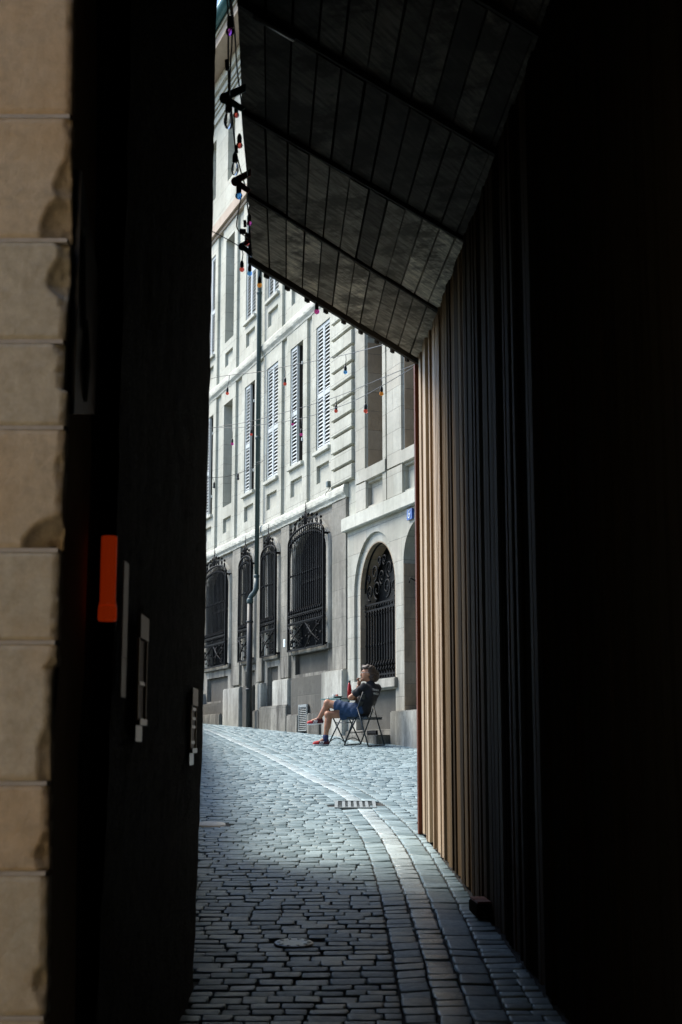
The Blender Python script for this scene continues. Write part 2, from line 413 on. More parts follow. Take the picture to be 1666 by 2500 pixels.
# ------------------------------------------------------------------ main facade
def slab(mb, u0, u1, z0, z1, f, b, holes=(), sides=True):
    """wall slab: front at y=f, outer edges back to y=b, holes (u0,u1,z0,z1,rise,depth,back MB or None)"""
    us = sorted({u0, u1, *[h[0] for h in holes], *[h[1] for h in holes]})
    zs = sorted({z0, z1, *[h[2] for h in holes], *[h[3] for h in holes]})
    us = [u for u in us if u0 <= u <= u1]; zs = [z for z in zs if z0 <= z <= z1]
    for i in range(len(us) - 1):
        for k in range(len(zs) - 1):
            cu = (us[i] + us[i + 1]) / 2; cz = (zs[k] + zs[k + 1]) / 2
            if any(h[0] < cu < h[1] and h[2] < cz < h[3] for h in holes): continue
            mb.quad((us[i], f, zs[k]), (us[i], f, zs[k + 1]), (us[i + 1], f, zs[k + 1]), (us[i + 1], f, zs[k]))
    if sides:
        mb.quad((u0, f, z0), (u0, b, z0), (u0, b, z1), (u0, f, z1)); mb.quad((u1, f, z0), (u1, f, z1), (u1, b, z1), (u1, b, z0))
        mb.quad((u0, f, z1), (u0, b, z1), (u1, b, z1), (u1, f, z1)); mb.quad((u0, f, z0), (u1, f, z0), (u1, b, z0), (u0, b, z0))
    for (a, c, e, g, rise, depth, back) in holes:
        if depth <= 0: continue
        out = [(a, e), (c, e)]
        if rise <= 0: out += [(c, g), (a, g)]
        else:
            zs_ = g - rise; cu = (a + c) / 2; h = (c - a) / 2; n = 18
            arc = [(cu + h * math.cos(math.pi * t / n), zs_ + rise * math.sin(math.pi * t / n)) for t in range(n + 1)]
            out += arc
            for t in range(n // 2): mb.add([(c, f, g), (arc[t][0], f, arc[t][1]), (arc[t + 1][0], f, arc[t + 1][1])], [(0, 1, 2)])
            for t in range(n // 2, n): mb.add([(a, f, g), (arc[t][0], f, arc[t][1]), (arc[t + 1][0], f, arc[t + 1][1])], [(0, 1, 2)])
        m = len(out)
        for i in range(m):
            p, q = out[i], out[(i + 1) % m]
            mb.quad((p[0], f, p[1]), (p[0], f - depth, p[1]), (q[0], f - depth, q[1]), (q[0], f, q[1]))
        tgt = back if back is not None else mb
        tgt.add([(p[0], f - depth, p[1]) for p in out], [tuple(range(m))])

def arch_ring(mb, c, h, hr, ho, ro, z0, zs, y0, y1, n=20):
    """moulded archivolt and jambs: inner half-width h (rise hr), outer ho (rise ro), from y0 back to y1 front"""
    inn = [(c + h, z0)] + [(c + h * math.cos(math.pi * t / n), zs + hr * math.sin(math.pi * t / n)) for t in range(n + 1)] + [(c - h, z0)]
    ou = [(c + ho, z0)] + [(c + ho * math.cos(math.pi * t / n), zs + ro * math.sin(math.pi * t / n)) for t in range(n + 1)] + [(c - ho, z0)]
    for i in range(len(inn) - 1):
        a, b, p, q = inn[i], inn[i + 1], ou[i], ou[i + 1]
        mb.quad((a[0], y1, a[1]), (b[0], y1, b[1]), (q[0], y1, q[1]), (p[0], y1, p[1]))
        mb.quad((a[0], y1, a[1]), (a[0], y0, a[1]), (b[0], y0, b[1]), (b[0], y1, b[1]))
        mb.quad((p[0], y1, p[1]), (q[0], y1, q[1]), (q[0], y0, q[1]), (p[0], y0, p[1]))

ROT = math.pi / 2 + FA
house = thing('townhouse', 'tall pale stone townhouse with louvred shutters and arched barred windows along the street', 'building', F0, ROT)

wall = MB(); glass = []; stone_back = [MB(), MB(), MB()]
UE = 16.0
gw = [(2.03, .92, 1.14, 1.03), (4.40, .32, .50, .50), (6.09, .32, .50, .46), (8.64, .92, 1.14, 1.03), (11.4, .32, .5, .46), (13.2, .32, .5, .46)]   # c, opening half, outer half, grille half
gh = []
for c, h, ho, g in gw:
    glass.append(MB()); gh.append((c - h, c + h, 3.62, 5.86, .50 if h > .5 else .34, .11, glass[-1]))
# ground floor recessed panels below the windows
pan = [(1.10, 2.98, 3.12, 3.50), (4.08, 4.80, 2.50, 3.36), (5.70, 6.40, 2.50, 3.36), (7.80, 9.6, 2.80, 3.34)]
basew = MB(); slab(basew, 0.0, UE, 1.2, 6.16, 0, -.515, gh + [(a, b, z0, z1, 0, .09, None) for a, b, z0, z1 in pan])
bays = [(.87, 1.64), (2.43, 3.22), (4.05, 4.83), (5.72, 6.50), (7.50, 8.24), (9.2, 9.95), (10.85, 11.6)]
slab(wall, 0.0, UE, 6.16, 10.05, 0, -.5, [(a, b, 7.24, 9.68, 0, 0, None) for a, b in bays] + [(a + .04, b - .04, 6.62, 6.96, 0, 0, None) for a, b in bays])
slab(wall, 0.0, UE, 10.05, 14.1, 0, -.5, [(a, b, 11.18, 13.72, 0, 0, None) for a, b in bays] + [(a + .04, b - .04, 10.58, 10.92, 0, 0, None) for a, b in bays])
wall.box(0.0, UE, -.4, 0, 14.1, 14.42)
slab(wall, 0.0, UE, 14.42, 17.25, 0, -.5, [(7.78, 8.40, 15.3, 16.85, 0, .3, stone_back[0]), (6.1, 6.72, 15.3, 16.85, 0, .3, stone_back[1]), (9.5, 10.12, 15.3, 16.85, 0, .3, stone_back[2])])
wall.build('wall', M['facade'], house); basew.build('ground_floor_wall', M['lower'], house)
body = MB(); body.box(0.02, UE, -7, -.52, .8, 20); body.build('building_body', M['plaster'], house)

# broken ledges between the storeys
def ledge(mb, u0, u1, z0, z1, y1, y0=-.1):
    prof = [(y0, z0), (y1 * .55, z0), (y1 * .6, z0 + (z1 - z0) * .15), (y1 * .95, z0 + (z1 - z0) * .35), (y1, z0 + (z1 - z0) * .5), (y1 * .97, z1 - .05), (y1 * .80, z1 - .01), (y0, z1)]
    n = max(2, int((u1 - u0) / .12)); r2 = random.Random(int(u0 * 10 + z0 * 100)); m = len(prof); V = []; F = []
    for i in range(n + 1):
        u = u0 + (u1 - u0) * i / n
        for k, (y, z) in enumerate(prof):
            j = 0 if k in (0, m - 1) else r2.uniform(-.006, .004)
            V.append((u, y + j, z + (r2.uniform(-.006, .004) if 0 < k < m - 1 else 0)))
    for i in range(n):
        for k in range(m - 1): F.append((i * m + k, i * m + k + 1, (i + 1) * m + k + 1, (i + 1) * m + k))
    F.append(tuple(range(m))); F.append(tuple(n * m + k for k in range(m - 1, -1, -1)))
    mb.add(V, F)
for nm, z0, z1, y1, u0 in (('string_course', 6.12, 6.36, .11, .0), ('string_course', 10.02, 10.30, .12, .72)):
    mb = MB(); ledge(mb, u0, UE, z0, z1, y1); mb.build(nm, M['trim'], house)
mb = MB()
mb.box(.72, UE, -.1, .16, 14.14, 14.22); mb.box(.72, UE, -.1, .09, 14.06, 14.137); mb.box(.72, UE, -.1, .13, 14.223, 14.43)
mb.build('string_course', M['soffit_eave'], house)
mb = MB()
for z0, z1, y in ((17.22, 17.40, .05), (17.403, 17.48, .09), (17.483, 17.56, .13), (17.563, 17.72, .17), (17.723, 17.98, .24)):
    mb.box(.0, UE, -.45, y, z0, z1)
mb.box(.0, UE, -.45, .74, 18.22, 18.36)
mb.build('cornice', M['trim'], house)
mb = MB(); mb.box(.0, UE, -.45, .70, 17.985, 18.217); mb.build('eave', M['soffit_eave'], house)
mb = MB(); mb.tube([(0, .84, 18.42), (UE, .84, 18.42)], .13, 12); mb.build('roof_gutter', M['gutter'], house)
mb = MB(); mb.add([(0, .74, 18.365), (UE, .74, 18.365), (UE, -4, 22), (0, -4, 22), (0, -7, 20), (UE, -7, 20)], [(0, 1, 2, 3), (3, 2, 5, 4)]); mb.build('roof', M['plaster'], house)

def shutter(mb, u0, u1, z0, z1, y):
    s_ = .045; mid = z0 + (z1 - z0) * .44
    mb.box(u0, u0 + s_, y - .03, y, z0, z1); mb.box(u1 - s_, u1, y - .03, y, z0, z1)
    for a, b in ((z0, z0 + .07), (mid - .045, mid + .045), (z1 - .06, z1)): mb.box(u0 + s_, u1 - s_, y - .028, y - .002, a, b)
    for a, b in ((z0 + .07, mid - .045), (mid + .045, z1 - .06)):
        n = int((b - a) / .072); st = (b - a) / n
        for i in range(n):
            zc = a + (i + .5) * st
            ua, ub = u0 + s_ - .004, u1 - s_ + .004
            P = [(ua, y - .004, zc - .020), (ub, y - .004, zc - .020), (ub, y - .034, zc + .020), (ua, y - .034, zc + .020)]
            Q = [(p[0], p[1], p[2] + .010) for p in P]
            mb.add(P + Q, [(0, 1, 2, 3), (4, 7, 6, 5), (0, 4, 5, 1), (3, 2, 6, 7), (0, 3, 7, 4), (1, 5, 6, 2)])

# bays: window u range, shutter state per storey
for st, (zb, zt, zpan, ztop) in enumerate(((7.24, 9.68, (6.62, 6.96), 10.03), (11.18, 13.72, (10.58, 10.92), 14.05))):
    for i, (a, b) in enumerate(bays):
        blind = i in (4, 6)
        win = MB(); back = MB()
        z_low = 6.37 if st == 0 else 10.31
        slab(win, a - .245, b + .245, z_low, ztop, .055, -.02,
             [(a, b, zb, zt, 0, .30 if not blind else .26, back), (a + .04, b - .04, zpan[0], zpan[1], 0, .06, None)])
        wo_ = win.build('window', M['facade'], house)
        back.build('window_recess', M['greyreveal'] if blind else M['black_int'], wo_)
        if not blind:
            sil = MB(); sil.box(a - .06, b + .06, .0, .115, zb - .075, zb - .004, .006)
            sil.build('sill', M['trim'], wo_)
            mid = (a + b) / 2
            half_open = (st == 0 and i in (1, 3, 5))
            for k, (p, q) in enumerate(((a + .006, mid - .003), (mid + .003, b - .006))):
                if half_open and k == 0: continue
                s = MB(); shutter(s, p, q, zb + .01, zt - .01, .035)
                so = s.build('shutter', M['shutter'], wo_)
            if half_open:                                      # the open leaf's edge and hinges
                s = MB(); s.box(mid - .02, mid + .0005, .0, .05, zb + .02, zt - .02)
                for zz in (zb + .4, zt - .5): s.box(a - .0, a + .03, .04, .075, zz, zz + .06)
                s.build('shutter_edge', M['shutter'], wo_)
                s = MB(); s.box(mid + .004, b - .004, -.24, -.022, zb + .004, zt - .004); s.build('shade_box', M['black_int'], wo_)  # black box behind the closed leaf stands in for the unlit room

# rusticated corner strip
mb = MB(); zz = 6.62
zl = [6.37, 6.68, 6.98, 7.29, 7.59, 7.90, 8.20, 8.50, 8.81, 9.12, 9.43, 9.73, 10.05, 10.4, 10.72, 11.03, 11.34, 11.65, 11.96, 12.27, 12.58, 12.9, 13.2, 13.5, 13.8, 14.1]
for a, b in zip(zl[:-1], zl[1:]): mb.box(-.40, .69, -.3, .10, a + .026, b - .026, .010)
mb.box(-.38, .68, -.32, -.0, 5.73, 17.2)
mb.build('quoin', M['facade'], house)

# ground floor pilaster strips and pedestals
for a, b in ((.02, .75), (3.26, 3.80), (5.02, 5.45), (6.72, 7.35), (9.95, 10.6)):
    mb = MB(); mb.box(a, b, -.05, .05, 3.085, 6.11, .01); mb.build('pilaster', M['lower'], house)
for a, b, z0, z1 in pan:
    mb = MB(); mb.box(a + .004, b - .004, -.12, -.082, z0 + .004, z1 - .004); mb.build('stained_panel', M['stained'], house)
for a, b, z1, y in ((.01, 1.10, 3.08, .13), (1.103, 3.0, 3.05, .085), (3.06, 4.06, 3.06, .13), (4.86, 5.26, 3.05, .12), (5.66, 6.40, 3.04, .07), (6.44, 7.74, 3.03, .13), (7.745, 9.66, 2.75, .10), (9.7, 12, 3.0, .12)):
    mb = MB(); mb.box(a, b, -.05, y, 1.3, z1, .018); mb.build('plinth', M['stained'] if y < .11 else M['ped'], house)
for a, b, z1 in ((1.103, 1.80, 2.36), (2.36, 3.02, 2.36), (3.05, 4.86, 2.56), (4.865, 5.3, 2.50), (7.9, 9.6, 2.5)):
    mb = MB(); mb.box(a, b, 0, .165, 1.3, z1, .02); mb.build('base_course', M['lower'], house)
for c, h, ho, g in gw:
    big = h > .5; mb = MB()
    arch_ring(mb, c, h + .001, .50 if big else .34, ho, .66 if big else .5, 3.5, 5.36 if big else 5.52, -.02, .035)
    arch_ring(mb, c, h + .06, .54 if big else .38, ho - .03, .63 if big else .47, 3.5, 5.36 if big else 5.52, .0, .05)
    mb.build('window_arch', M['ped'], house)
    mb = MB(); mb.box(c - ho, c + ho, -.05, .07, 3.50, 3.60, .008); mb.build('window_sill', M['lower'], house)

def scroll(mb, c, r0, turns, a0, y, r_t, dirn=1, n=22, sx=1.0):
    pts = []
    for i in range(n + 1):
        t = i / n; a = a0 + dirn * turns * 2 * math.pi * t; rr = r0 * (1 - .78 * t)
        pts.append((c[0] + rr * math.cos(a) * sx, y, c[1] + rr * math.sin(a)))
    mb.tube(pts, [r_t * (1 - .45 * i / n) for i in range(n + 1)], 5)

def grille(c, g, big):
    mb = MB(); y = .125; zb = 3.56; zs = 5.66; rise = .24 if big else .16
    top = lambda u: zs + rise * max(0, 1 - ((u - c) / g) ** 2) ** .5
    # frame
    for s_ in (-1, 1):
        mb.box(c + s_ * g - .018, c + s_ * g + .018, y - .018, y + .018, zb, zs)
        mb.box(c + s_ * g - .014, c + s_ * g + .014, -.03, y - .018, zs - .06, zs - .02); mb.box(c + s_ * g - .014, c + s_ * g + .014, -.03, y - .018, zb + .02, zb + .06)
    arc = [(c - g * math.cos(math.pi * t / 16), y, top(c - g * math.cos(math.pi * t / 16))) for t in range(17)]
    mb.tube(arc, .022, 6); mb.tube([(p[0], p[1], p[2] - .13) for p in arc], .012, 5)
    nb = int(round(2 * g / (.115 if big else .10)))
    for i in range(1, nb):
        u = c - g + 2 * g * i / nb; mb.box(u - .0085, u + .0085, y - .0085, y + .0085, 4.10, top(u))
        mb.box(u - .02, u + .02, y - .02, y + .02, top(u) - .155, top(u) - .115)
        mb.lathe([(.004, -.05), (.022, -.02), (.024, 0), (.012, .03), (.003, .06)], (u, y + .012, 4.30), 6)
        mb.lathe([(.006, -.02), (.02, 0), (.006, .02)], (u, y + .02, 4.20), 6)
        mb.box(u - .018, u + .018, y - .014, y + .020, 5.0, 5.03)
    for z in (4.09, 4.25, zb + .015): mb.box(c - g, c + g, y - .012, y + .014, z - .014, z + .014)
    for i in range(nb * 2): 
        u = c - g + 2 * g * (i + .5) / (nb * 2); mb.box(u - .012, u + .012, y + .012, y + .03, 4.05, 4.085)
    # lower belly with crossing straps and rosettes
    k = 2 if big else 1; wseg = 2 * g / k
    for j in range(k):
        a = c - g + wseg * j
        for (p, q) in (((a + .03, 4.06), (a + wseg - .03, zb + .03)), ((a + wseg - .03, 4.06), (a + .03, zb + .03))):
            mb.tube([(p[0], y + .01, p[1]), ((p[0] + q[0]) / 2, y + .05, (p[1] + q[1]) / 2), (q[0], y + .01, q[1])], .014, 5)
        for i in range(14 if big else 9):
            u = a + rnd.uniform(.05, wseg - .05); z = rnd.uniform(zb + .06, 4.02)
            mb.lathe([(.004, -.022), (.024, -.008), (.024, .008), (.004, .022)], (u, y + .02, z), 6)
        for s_ in (-1, 1):
            scroll(mb, (a + wseg / 2 + s_ * wseg * .24, 3.70), .085 if big else .06, 1.2, math.pi / 2, y + .02, .011, s_)
            scroll(mb, (a + wseg / 2 + s_ * wseg * .24, 3.92), .085 if big else .06, 1.2, -math.pi / 2, y + .02, .011, -s_)
    # crest: spike with scrolls and leaves
    zt = top(c)
    mb.tube([(c - .03, y, zt), (c - .012, y, zt + .16), (c, y, zt + .46)], [.018, .014, .004], 6); mb.tube([(c + .03, y, zt), (c + .012, y, zt + .16), (c, y, zt + .46)], [.018, .014, .004], 6)
    for s_ in (-1, 1):
        for k_, (du, rr) in enumerate(((.14, .085), (.34, .075), (.62, .07), (.86, .06)) if big else ((.11, .06), (.26, .05))):
            u = c + s_ * du; zc = top(u) + rr * .95
            scroll(mb, (u, zc), rr, 1.15, -math.pi / 2, y, .016, s_)
            mb.lathe([(.005, -.03), (.026, -.012), (.026, .012), (.005, .035)], (u + s_ * .02, y, zc + rr + .03), 6)
        mb.tube([(c + s_ * .06, y, zt + .02), (c + s_ * .10, y, zt + .12), (c + s_ * .04, y, zt + .24)], .013, 5)
    if big: mb.tube([(c + g * .78, y, top(c + g * .78)), (c + g * .5, y, zt + .16), (c + g * .3, y, zt + .2)], .013, 5)
    return mb
for i, (c, h, ho, g) in enumerate(gw[:5]): grille(c, g, h > .5).build('iron_grille', M['iron'], house)
for g_ in glass: g_.build('window_glass', M['glass_dark'], house)
for g_ in stone_back: g_.build('blind_window', M['greyreveal'], house)
# leaded panes behind the grilles
for c, h, ho, g in gw[:4]:
    mb = MB()
    for z in (4.2, 4.9): mb.box(c - h, c + h, -.108, -.085, z - .02, z + .02)
    mb.box(c - .02, c + .02, -.108, -.09, 3.63, 5.8)
    mb.build('glazing_bar', M['iron'], house)

# little things fixed to the facade
def on_facade(u, y, z=0.0): return F0 + EU * u + NN * y + Vector((0, 0, z))
pp = thing('drainpipe', 'dark green drainpipe running down the townhouse front, thicker and black at its foot', 'drainpipe', on_facade(5.07, .17, 0), ROT)
mb = MB(); mb.tube([(0, 0, 5.22), (0, 0, 18.3)], .048, 12); mb.build('upper_pipe', M['pipe_up'], pp)
for z in (5.24, 8.2, 11.4):
    mb = MB(); mb.lathe([(.056, 0), (.062, .015), (.062, .05), (.056, .065)], (0, 0, z), 12); mb.build('collar', M['pipe_up'], pp)
mb = MB(); mb.tube([(0, 0, 5.24), (0, 0, 5.02), (.02, .03, 4.94), (.07, .09, 4.86), (.085, .11, 4.80), (.085, .11, 4.72)], .056, 12); mb.lathe([(.06, 0), (.072, .02), (.072, .09), (.06, .11)], (.085, .11, 4.70), 12); mb.build('elbow', M['pipe_up'], pp)
mb = MB(); mb.tube([(.085, .11, 2.15), (.085, .11, 4.72)], .062, 12)
for z in (2.9, 4.3): mb.lathe([(.066, 0), (.074, .01), (.074, .04), (.066, .05)], (.085, .11, z), 12)
mb.build('lower_pipe', M['pipe_low'], pp)

def vent(u0, u1, z0, z1, y, n, label, m):
    t = thing('vent_grille', label, 'vent', on_facade((u0 + u1) / 2, y, z0), ROT); w2 = (u1 - u0) / 2; h = z1 - z0
    mb = MB(); mb.box(-w2, w2, -.02, -.004, 0, h); mb.build('backing', M['black_int'], t)
    mb = MB()
    for a, b, c_, d_ in ((-w2, -w2 + .025, 0, h), (w2 - .025, w2, 0, h), (-w2 + .025, w2 - .025, 0, .025), (-w2 + .025, w2 - .025, h - .05, h)): mb.box(a, b, -.003, .03, c_, d_)
    mb.build('frame', m, t)
    mb = MB()
    for i in range(n):
        z = .03 + (h - .085) * (i + .5) / n; k = (h - .085) / n
        mb.add([(-w2 + .025, .024, z - k * .05), (w2 - .025, .024, z - k * .05), (w2 - .025, 0, z + k * .36), (-w2 + .025, 0, z + k * .36),
                (-w2 + .025, .024, z - k * .05 + .006), (w2 - .025, .024, z - k * .05 + .006), (w2 - .025, 0, z + k * .36 + .006), (-w2 + .025, 0, z + k * .36 + .006)],
               [(0, 1, 2, 3), (4, 7, 6, 5), (0, 4, 5, 1), (3, 2, 6, 7), (0, 3, 7, 4), (1, 5, 6, 2)])
    mb.build('louvre', m, t)
vent(1.86, 2.34, 2.04, 2.53, .12, 12, 'tall metal louvre vent at the foot of the townhouse left of the table', M['lid'])
vent(-1.52, -1.12, 1.84, 2.01, .075, 5, 'low dark louvre vent behind the chair legs', M['iron'])
sn = thing('wall_sensor', 'tiny grey box with a wire on the ledge above the arched grille', 'sensor', on_facade(.76, .09, 6.36), ROT)
mb = MB(); mb.box(-.05, .05, -.02, .06, .06, .17, .01); mb.build('housing', M['vent'], sn)
mb = MB(); mb.tube([(0, 0, .06), (.02, .02, .0), (.03, .05, -.02), (.02, .08, -.09)], .006, 5); mb.build('wire', M['cable'], sn)
st_ = thing('sticker', 'small white and blue sticker on the wall left of the wide grille', 'sticker', on_facade(3.52, .0535, 3.70), ROT)
mb = MB(); mb.box(-.06, .06, 0, .002, 0, .15); mb.build('paper', M['enamel_white'], st_)
mb = MB(); mb.box(-.02, .0, .002, .0035, .02, .13); mb.build('print', M['enamel_blue'], st_)

# ------------------------------------------------------------------ neighbouring block on the right
nb_ = thing('corner_house', 'neighbouring stone house with arched ironwork opening behind the seated person', 'building', F0, ROT)
w2 = MB(); b1 = MB(); b2 = MB(); b3 = MB(); b4 = MB(); b5 = MB(); UR = -7.0
slab(w2, UR, -.003, 1.2, 5.50, .03, -.5, [(-2.25, -.33, 2.84, 5.31, .96, .40, b5), (-3.78, -2.55, 1.9, 5.25, .62, .30, b2), (-2.2, -.42, 2.02, 2.66, 0, .10, None)])
slab(w2, UR, -.403, 5.74, 17, .0, -.5, [(-1.69, -.92, 6.47, 9.1, .38, .27, b1), (-3.33, -2.56, 6.47, 9.1, .38, .27, b3), (-1.69, -.93, 5.80, 6.20, 0, .07, None), (-3.31, -2.56, 5.80, 6.20, 0, .07, None), (-1.69, -.92, 10.6, 13.0, .38, .27, b4)])
# smooth piers framing the upper windows
for a, b in ((-.90, -.42), (-1.86 - .0, -1.72), (-2.53, -1.92), (-4.2, -3.36)): w2.box(a, b, -.02, .045, 6.26, 17)
for a, b in ((-1.86, -.90), (-3.5, -2.53)): w2.box(a, b, -.02, .06, 6.24, 6.455, .006)
for a, b in ((-1.86, -1.70), (-.92, -.45), (-2.545, -1.90)): w2.box(a, b, -.02, .04, 5.76, 6.235)
w2.build('wall', M['right'], nb_)
b1.build('window_glass', M['black_int'], nb_); b3.build('window_glass', M['black_int'], nb_); b4.build('window_glass', M['black_int'], nb_); b2.build('doorway', M['black_int'], nb_)
mb = MB(); mb.box(UR, .06, -.05, .13, 5.48, 5.72, .012); mb.build('string_course', M['trim'], nb_)
# reveals in brown stone
for q_ in ((-.936, -.9215, -.268, -.004, 6.475, 8.70), (-2.576, -2.5615, -.268, -.004, 6.475, 8.70), (-2.566, -2.5515, -.268, .026, 1.95, 4.62)):
    mb = MB(); mb.box(*q_); mb.build('reveal', M['brownstone'], nb_)
# arched opening: moulding, dark back, ironwork
ga = MB(); arch_ring(ga, -1.29, .80, .80, .955, .955, 2.84, 4.35, -.05, -.02, 28); ga.build('arch_moulding', M['right'], nb_)
arch_r = MB(); arch_ring(arch_r, -1.29, .78, .78, .80, .80, 2.84, 4.35, -.30, -.021, 28); arch_r.build('arch_reveal', M['brownstone'], nb_)
b5.build('dark_opening', M['black_int'], nb_)
gate = MB(); yg = -.11; c0 = -1.29; hg = .78
for z in (4.13, 4.03, 2.93, 2.86): gate.box(c0 - hg, c0 + hg, yg - .014, yg + .014, z - .014, z + .014)
for i in range(13):
    u = c0 - hg + .06 + (2 * hg - .12) * i / 12
    gate.box(u - .012, u + .012, yg - .012, yg + .012, 2.87, 4.03)
    scroll(gate, (u, 3.96), .045, .8, math.pi / 2, yg + .018, .011, 1, 12); gate.lathe([(.004, -.03), (.02, 0), (.004, .03)], (u, yg + .02, 4.08), 6)
    for zz in (3.02, 3.10): gate.lathe([(.004, -.04), (.03, -.01), (.018, .02), (.003, .06)], (u, yg + .02, zz), 6)
    gate.box(u - .022, u + .022, yg - .02, yg + .02, 3.42, 3.45)
for (du, dz, r_, d_) in ((.22, .22, .17, 1), (-.22, .22, .17, -1), (.55, .20, .15, 1), (-.55, .20, .15, -1), (.33, .52, .15, -1), (-.33, .52, .15, 1), (.0, .42, .13, 1), (.12, .70, .09, -1), (-.12, .70, .09, 1), (.62, .44, .08, -1), (-.62, .44, .08, 1)):
    scroll(gate, (c0 + du, 4.14 + dz), r_, 1.35, -math.pi / 2, yg, .019, d_, 30)
gate.tube([(c0 + hg * math.cos(math.pi * t / 20), yg, 4.35 + hg * math.sin(math.pi * t / 20)) for t in range(21)], .018, 5)
gate.build('iron_gate', M['iron'], nb_)
mb = MB(); mb.box(-2.29, -.30, -.04, .085, 2.68, 2.836, .012); mb.build('gate_sill', M['ped'], nb_)
mb = MB(); mb.box(UR, -2.21, -.03, .14, 1.2, 2.30, .02); mb.build('plinth', M['ped'], nb_)
mb = MB(); mb.box(-2.2, .0, -.03, .075, 1.2, 2.015, .01); mb.build('plinth', M['lower'], nb_)
mb = MB(); mb.box(-2.196, -.424, -.10, -.066, 2.024, 2.656); mb.build('stained_panel', M['stained'], nb_)
mb = MB(); mb.box(-2.2, -.55, .06, .36, 1.3, 1.93, .015); mb.build('step', M['lower'], nb_)
mb = MB(); mb.box(UR, -.01, -7, -.52, .8, 17.5); mb.build('building_body', M['plaster'], nb_)
mb = MB(); mb.box(-2.84, -2.78, -.16, -.06, 3.95, 4.35, .01); mb.tube([(-2.81, -.1, 4.30), (-2.81, .02, 4.36), (-2.81, .04, 4.28)], .012, 5); mb.build('lock_box', M['iron'], nb_)
# number plate
npl = thing('house_number_sign', 'blue enamel house number plate with a white 6 above the right arch', 'sign', on_facade(-2.895, .062, 5.26), ROT)
mb = MB(); mb.box(-.105, .105, -.03, .006, .01, .185, .006); mb.build('plate', M['enamel_blue'], npl)
mb = MB(); n6 = [(.030, .150), (.012, .160), (-.012, .152), (-.030, .120), (-.034, .085), (-.028, .055), (-.008, .040), (.016, .042), (.032, .062), (.030, .088), (.010, .104), (-.014, .100), (-.030, .080)]
mb.tube([(-x * 1.1, .0075, z) for x, z in n6], .0085, 5); mb.build('digit', M['enamel_white'], npl)

# ------------------------------------------------------------------ timber building on the right, its soffit over the passage
tb = thing('timber_building', 'timber clad building on the right with a boarded overhang above the passage', 'building', (0, 0, 0))
ZS = 4.97
wdir = Vector((-.0524, 1, 0)).normalized(); wn = Vector((-wdir.y, wdir.x, 0))     # wn points to -X, into the passage
def wpt(t, off, z): p = Vector((wood_x(11.66), 11.66, z)) - wdir * t + wn * off; return p
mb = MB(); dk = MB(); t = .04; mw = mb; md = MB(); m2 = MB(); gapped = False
while t < 15.2:
    if t > 1.35 and not gapped: t += .05; gapped = True
    mb = mw if t < 1.38 else (m2 if rnd.random() < (t - 1.5) / 1.6 else md) if t < 3.1 else (dk if rnd.random() < (t - 3.1) / 1.8 else m2)  # boards darken deeper in, painting the passage's shade into their colour
    wd = rnd.uniform(.045, .14); off = rnd.choice((0, .003, .006, .010, .014, .02, .03) if t < 1.4 else (0, .002, .004, .006, .009, .013)) + rnd.uniform(0, .003); lean = rnd.uniform(-.022, .022)
    gap = rnd.choice((.006, .010, .02, .035))
    zb_ = gz(11.66 - t) - .0 + rnd.uniform(0.0, .02)
    P = []
    for (tt, oo) in ((t, -.05), (t, off), (t + wd - gap, off + rnd.uniform(-.006, .006)), (t + wd - gap, -.05)):
        P.append(wpt(tt + lean, oo, zb_)); 
    Q = [wpt((11.66 - p.y) / wdir.y * 1.0 if False else tt - lean, oo, ZS + .32) for (tt, oo) in ((t, -.05), (t, off), (t + wd - gap, off), (t + wd - gap, -.05))]
    mb.add(P + Q, [(0, 1, 5, 4), (1, 2, 6, 5), (2, 3, 7, 6), (0, 3, 2, 1), (4, 5, 6, 7)])
    t += wd
mw.build('wall_boards', M['wood'], tb); md.build('wall_boards', M['midwood'], tb); m2.build('wall_boards', M['shadewood'], tb); dk.build('wall_boards', M['blackwood'], tb)
mb = MB(); q = [wpt(-.06, -.04, 0), wpt(-.06, .052, 0), wpt(.03, .052, 0), wpt(.03, -.04, 0)]
zb_ = gz(11.7); mb.add([(p.x, p.y, zb_) for p in q] + [(p.x, p.y, ZS - .06) for p in q], [(0, 1, 5, 4), (1, 2, 6, 5), (2, 3, 7, 6), (3, 0, 4, 7), (4, 5, 6, 7)])
mb.build('corner_post', M['redwood'], tb)
# building mass behind the boards (end wall set back from the post)
mb = MB(); q = [wpt(-.03, -.052, 0), wpt(15.3, -.052, 0), Vector((9, -3.6, 0)), Vector((9, 14, 0))]
mb.add([(p.x, p.y, .2) for p in q] + [(p.x, p.y, ZS + .325) for p in q], [(0, 1, 5, 4), (1, 2, 6, 5), (2, 3, 7, 6), (3, 0, 4, 7), (4, 5, 6, 7)])
mb.build('building_core', M['blackwood'], tb)
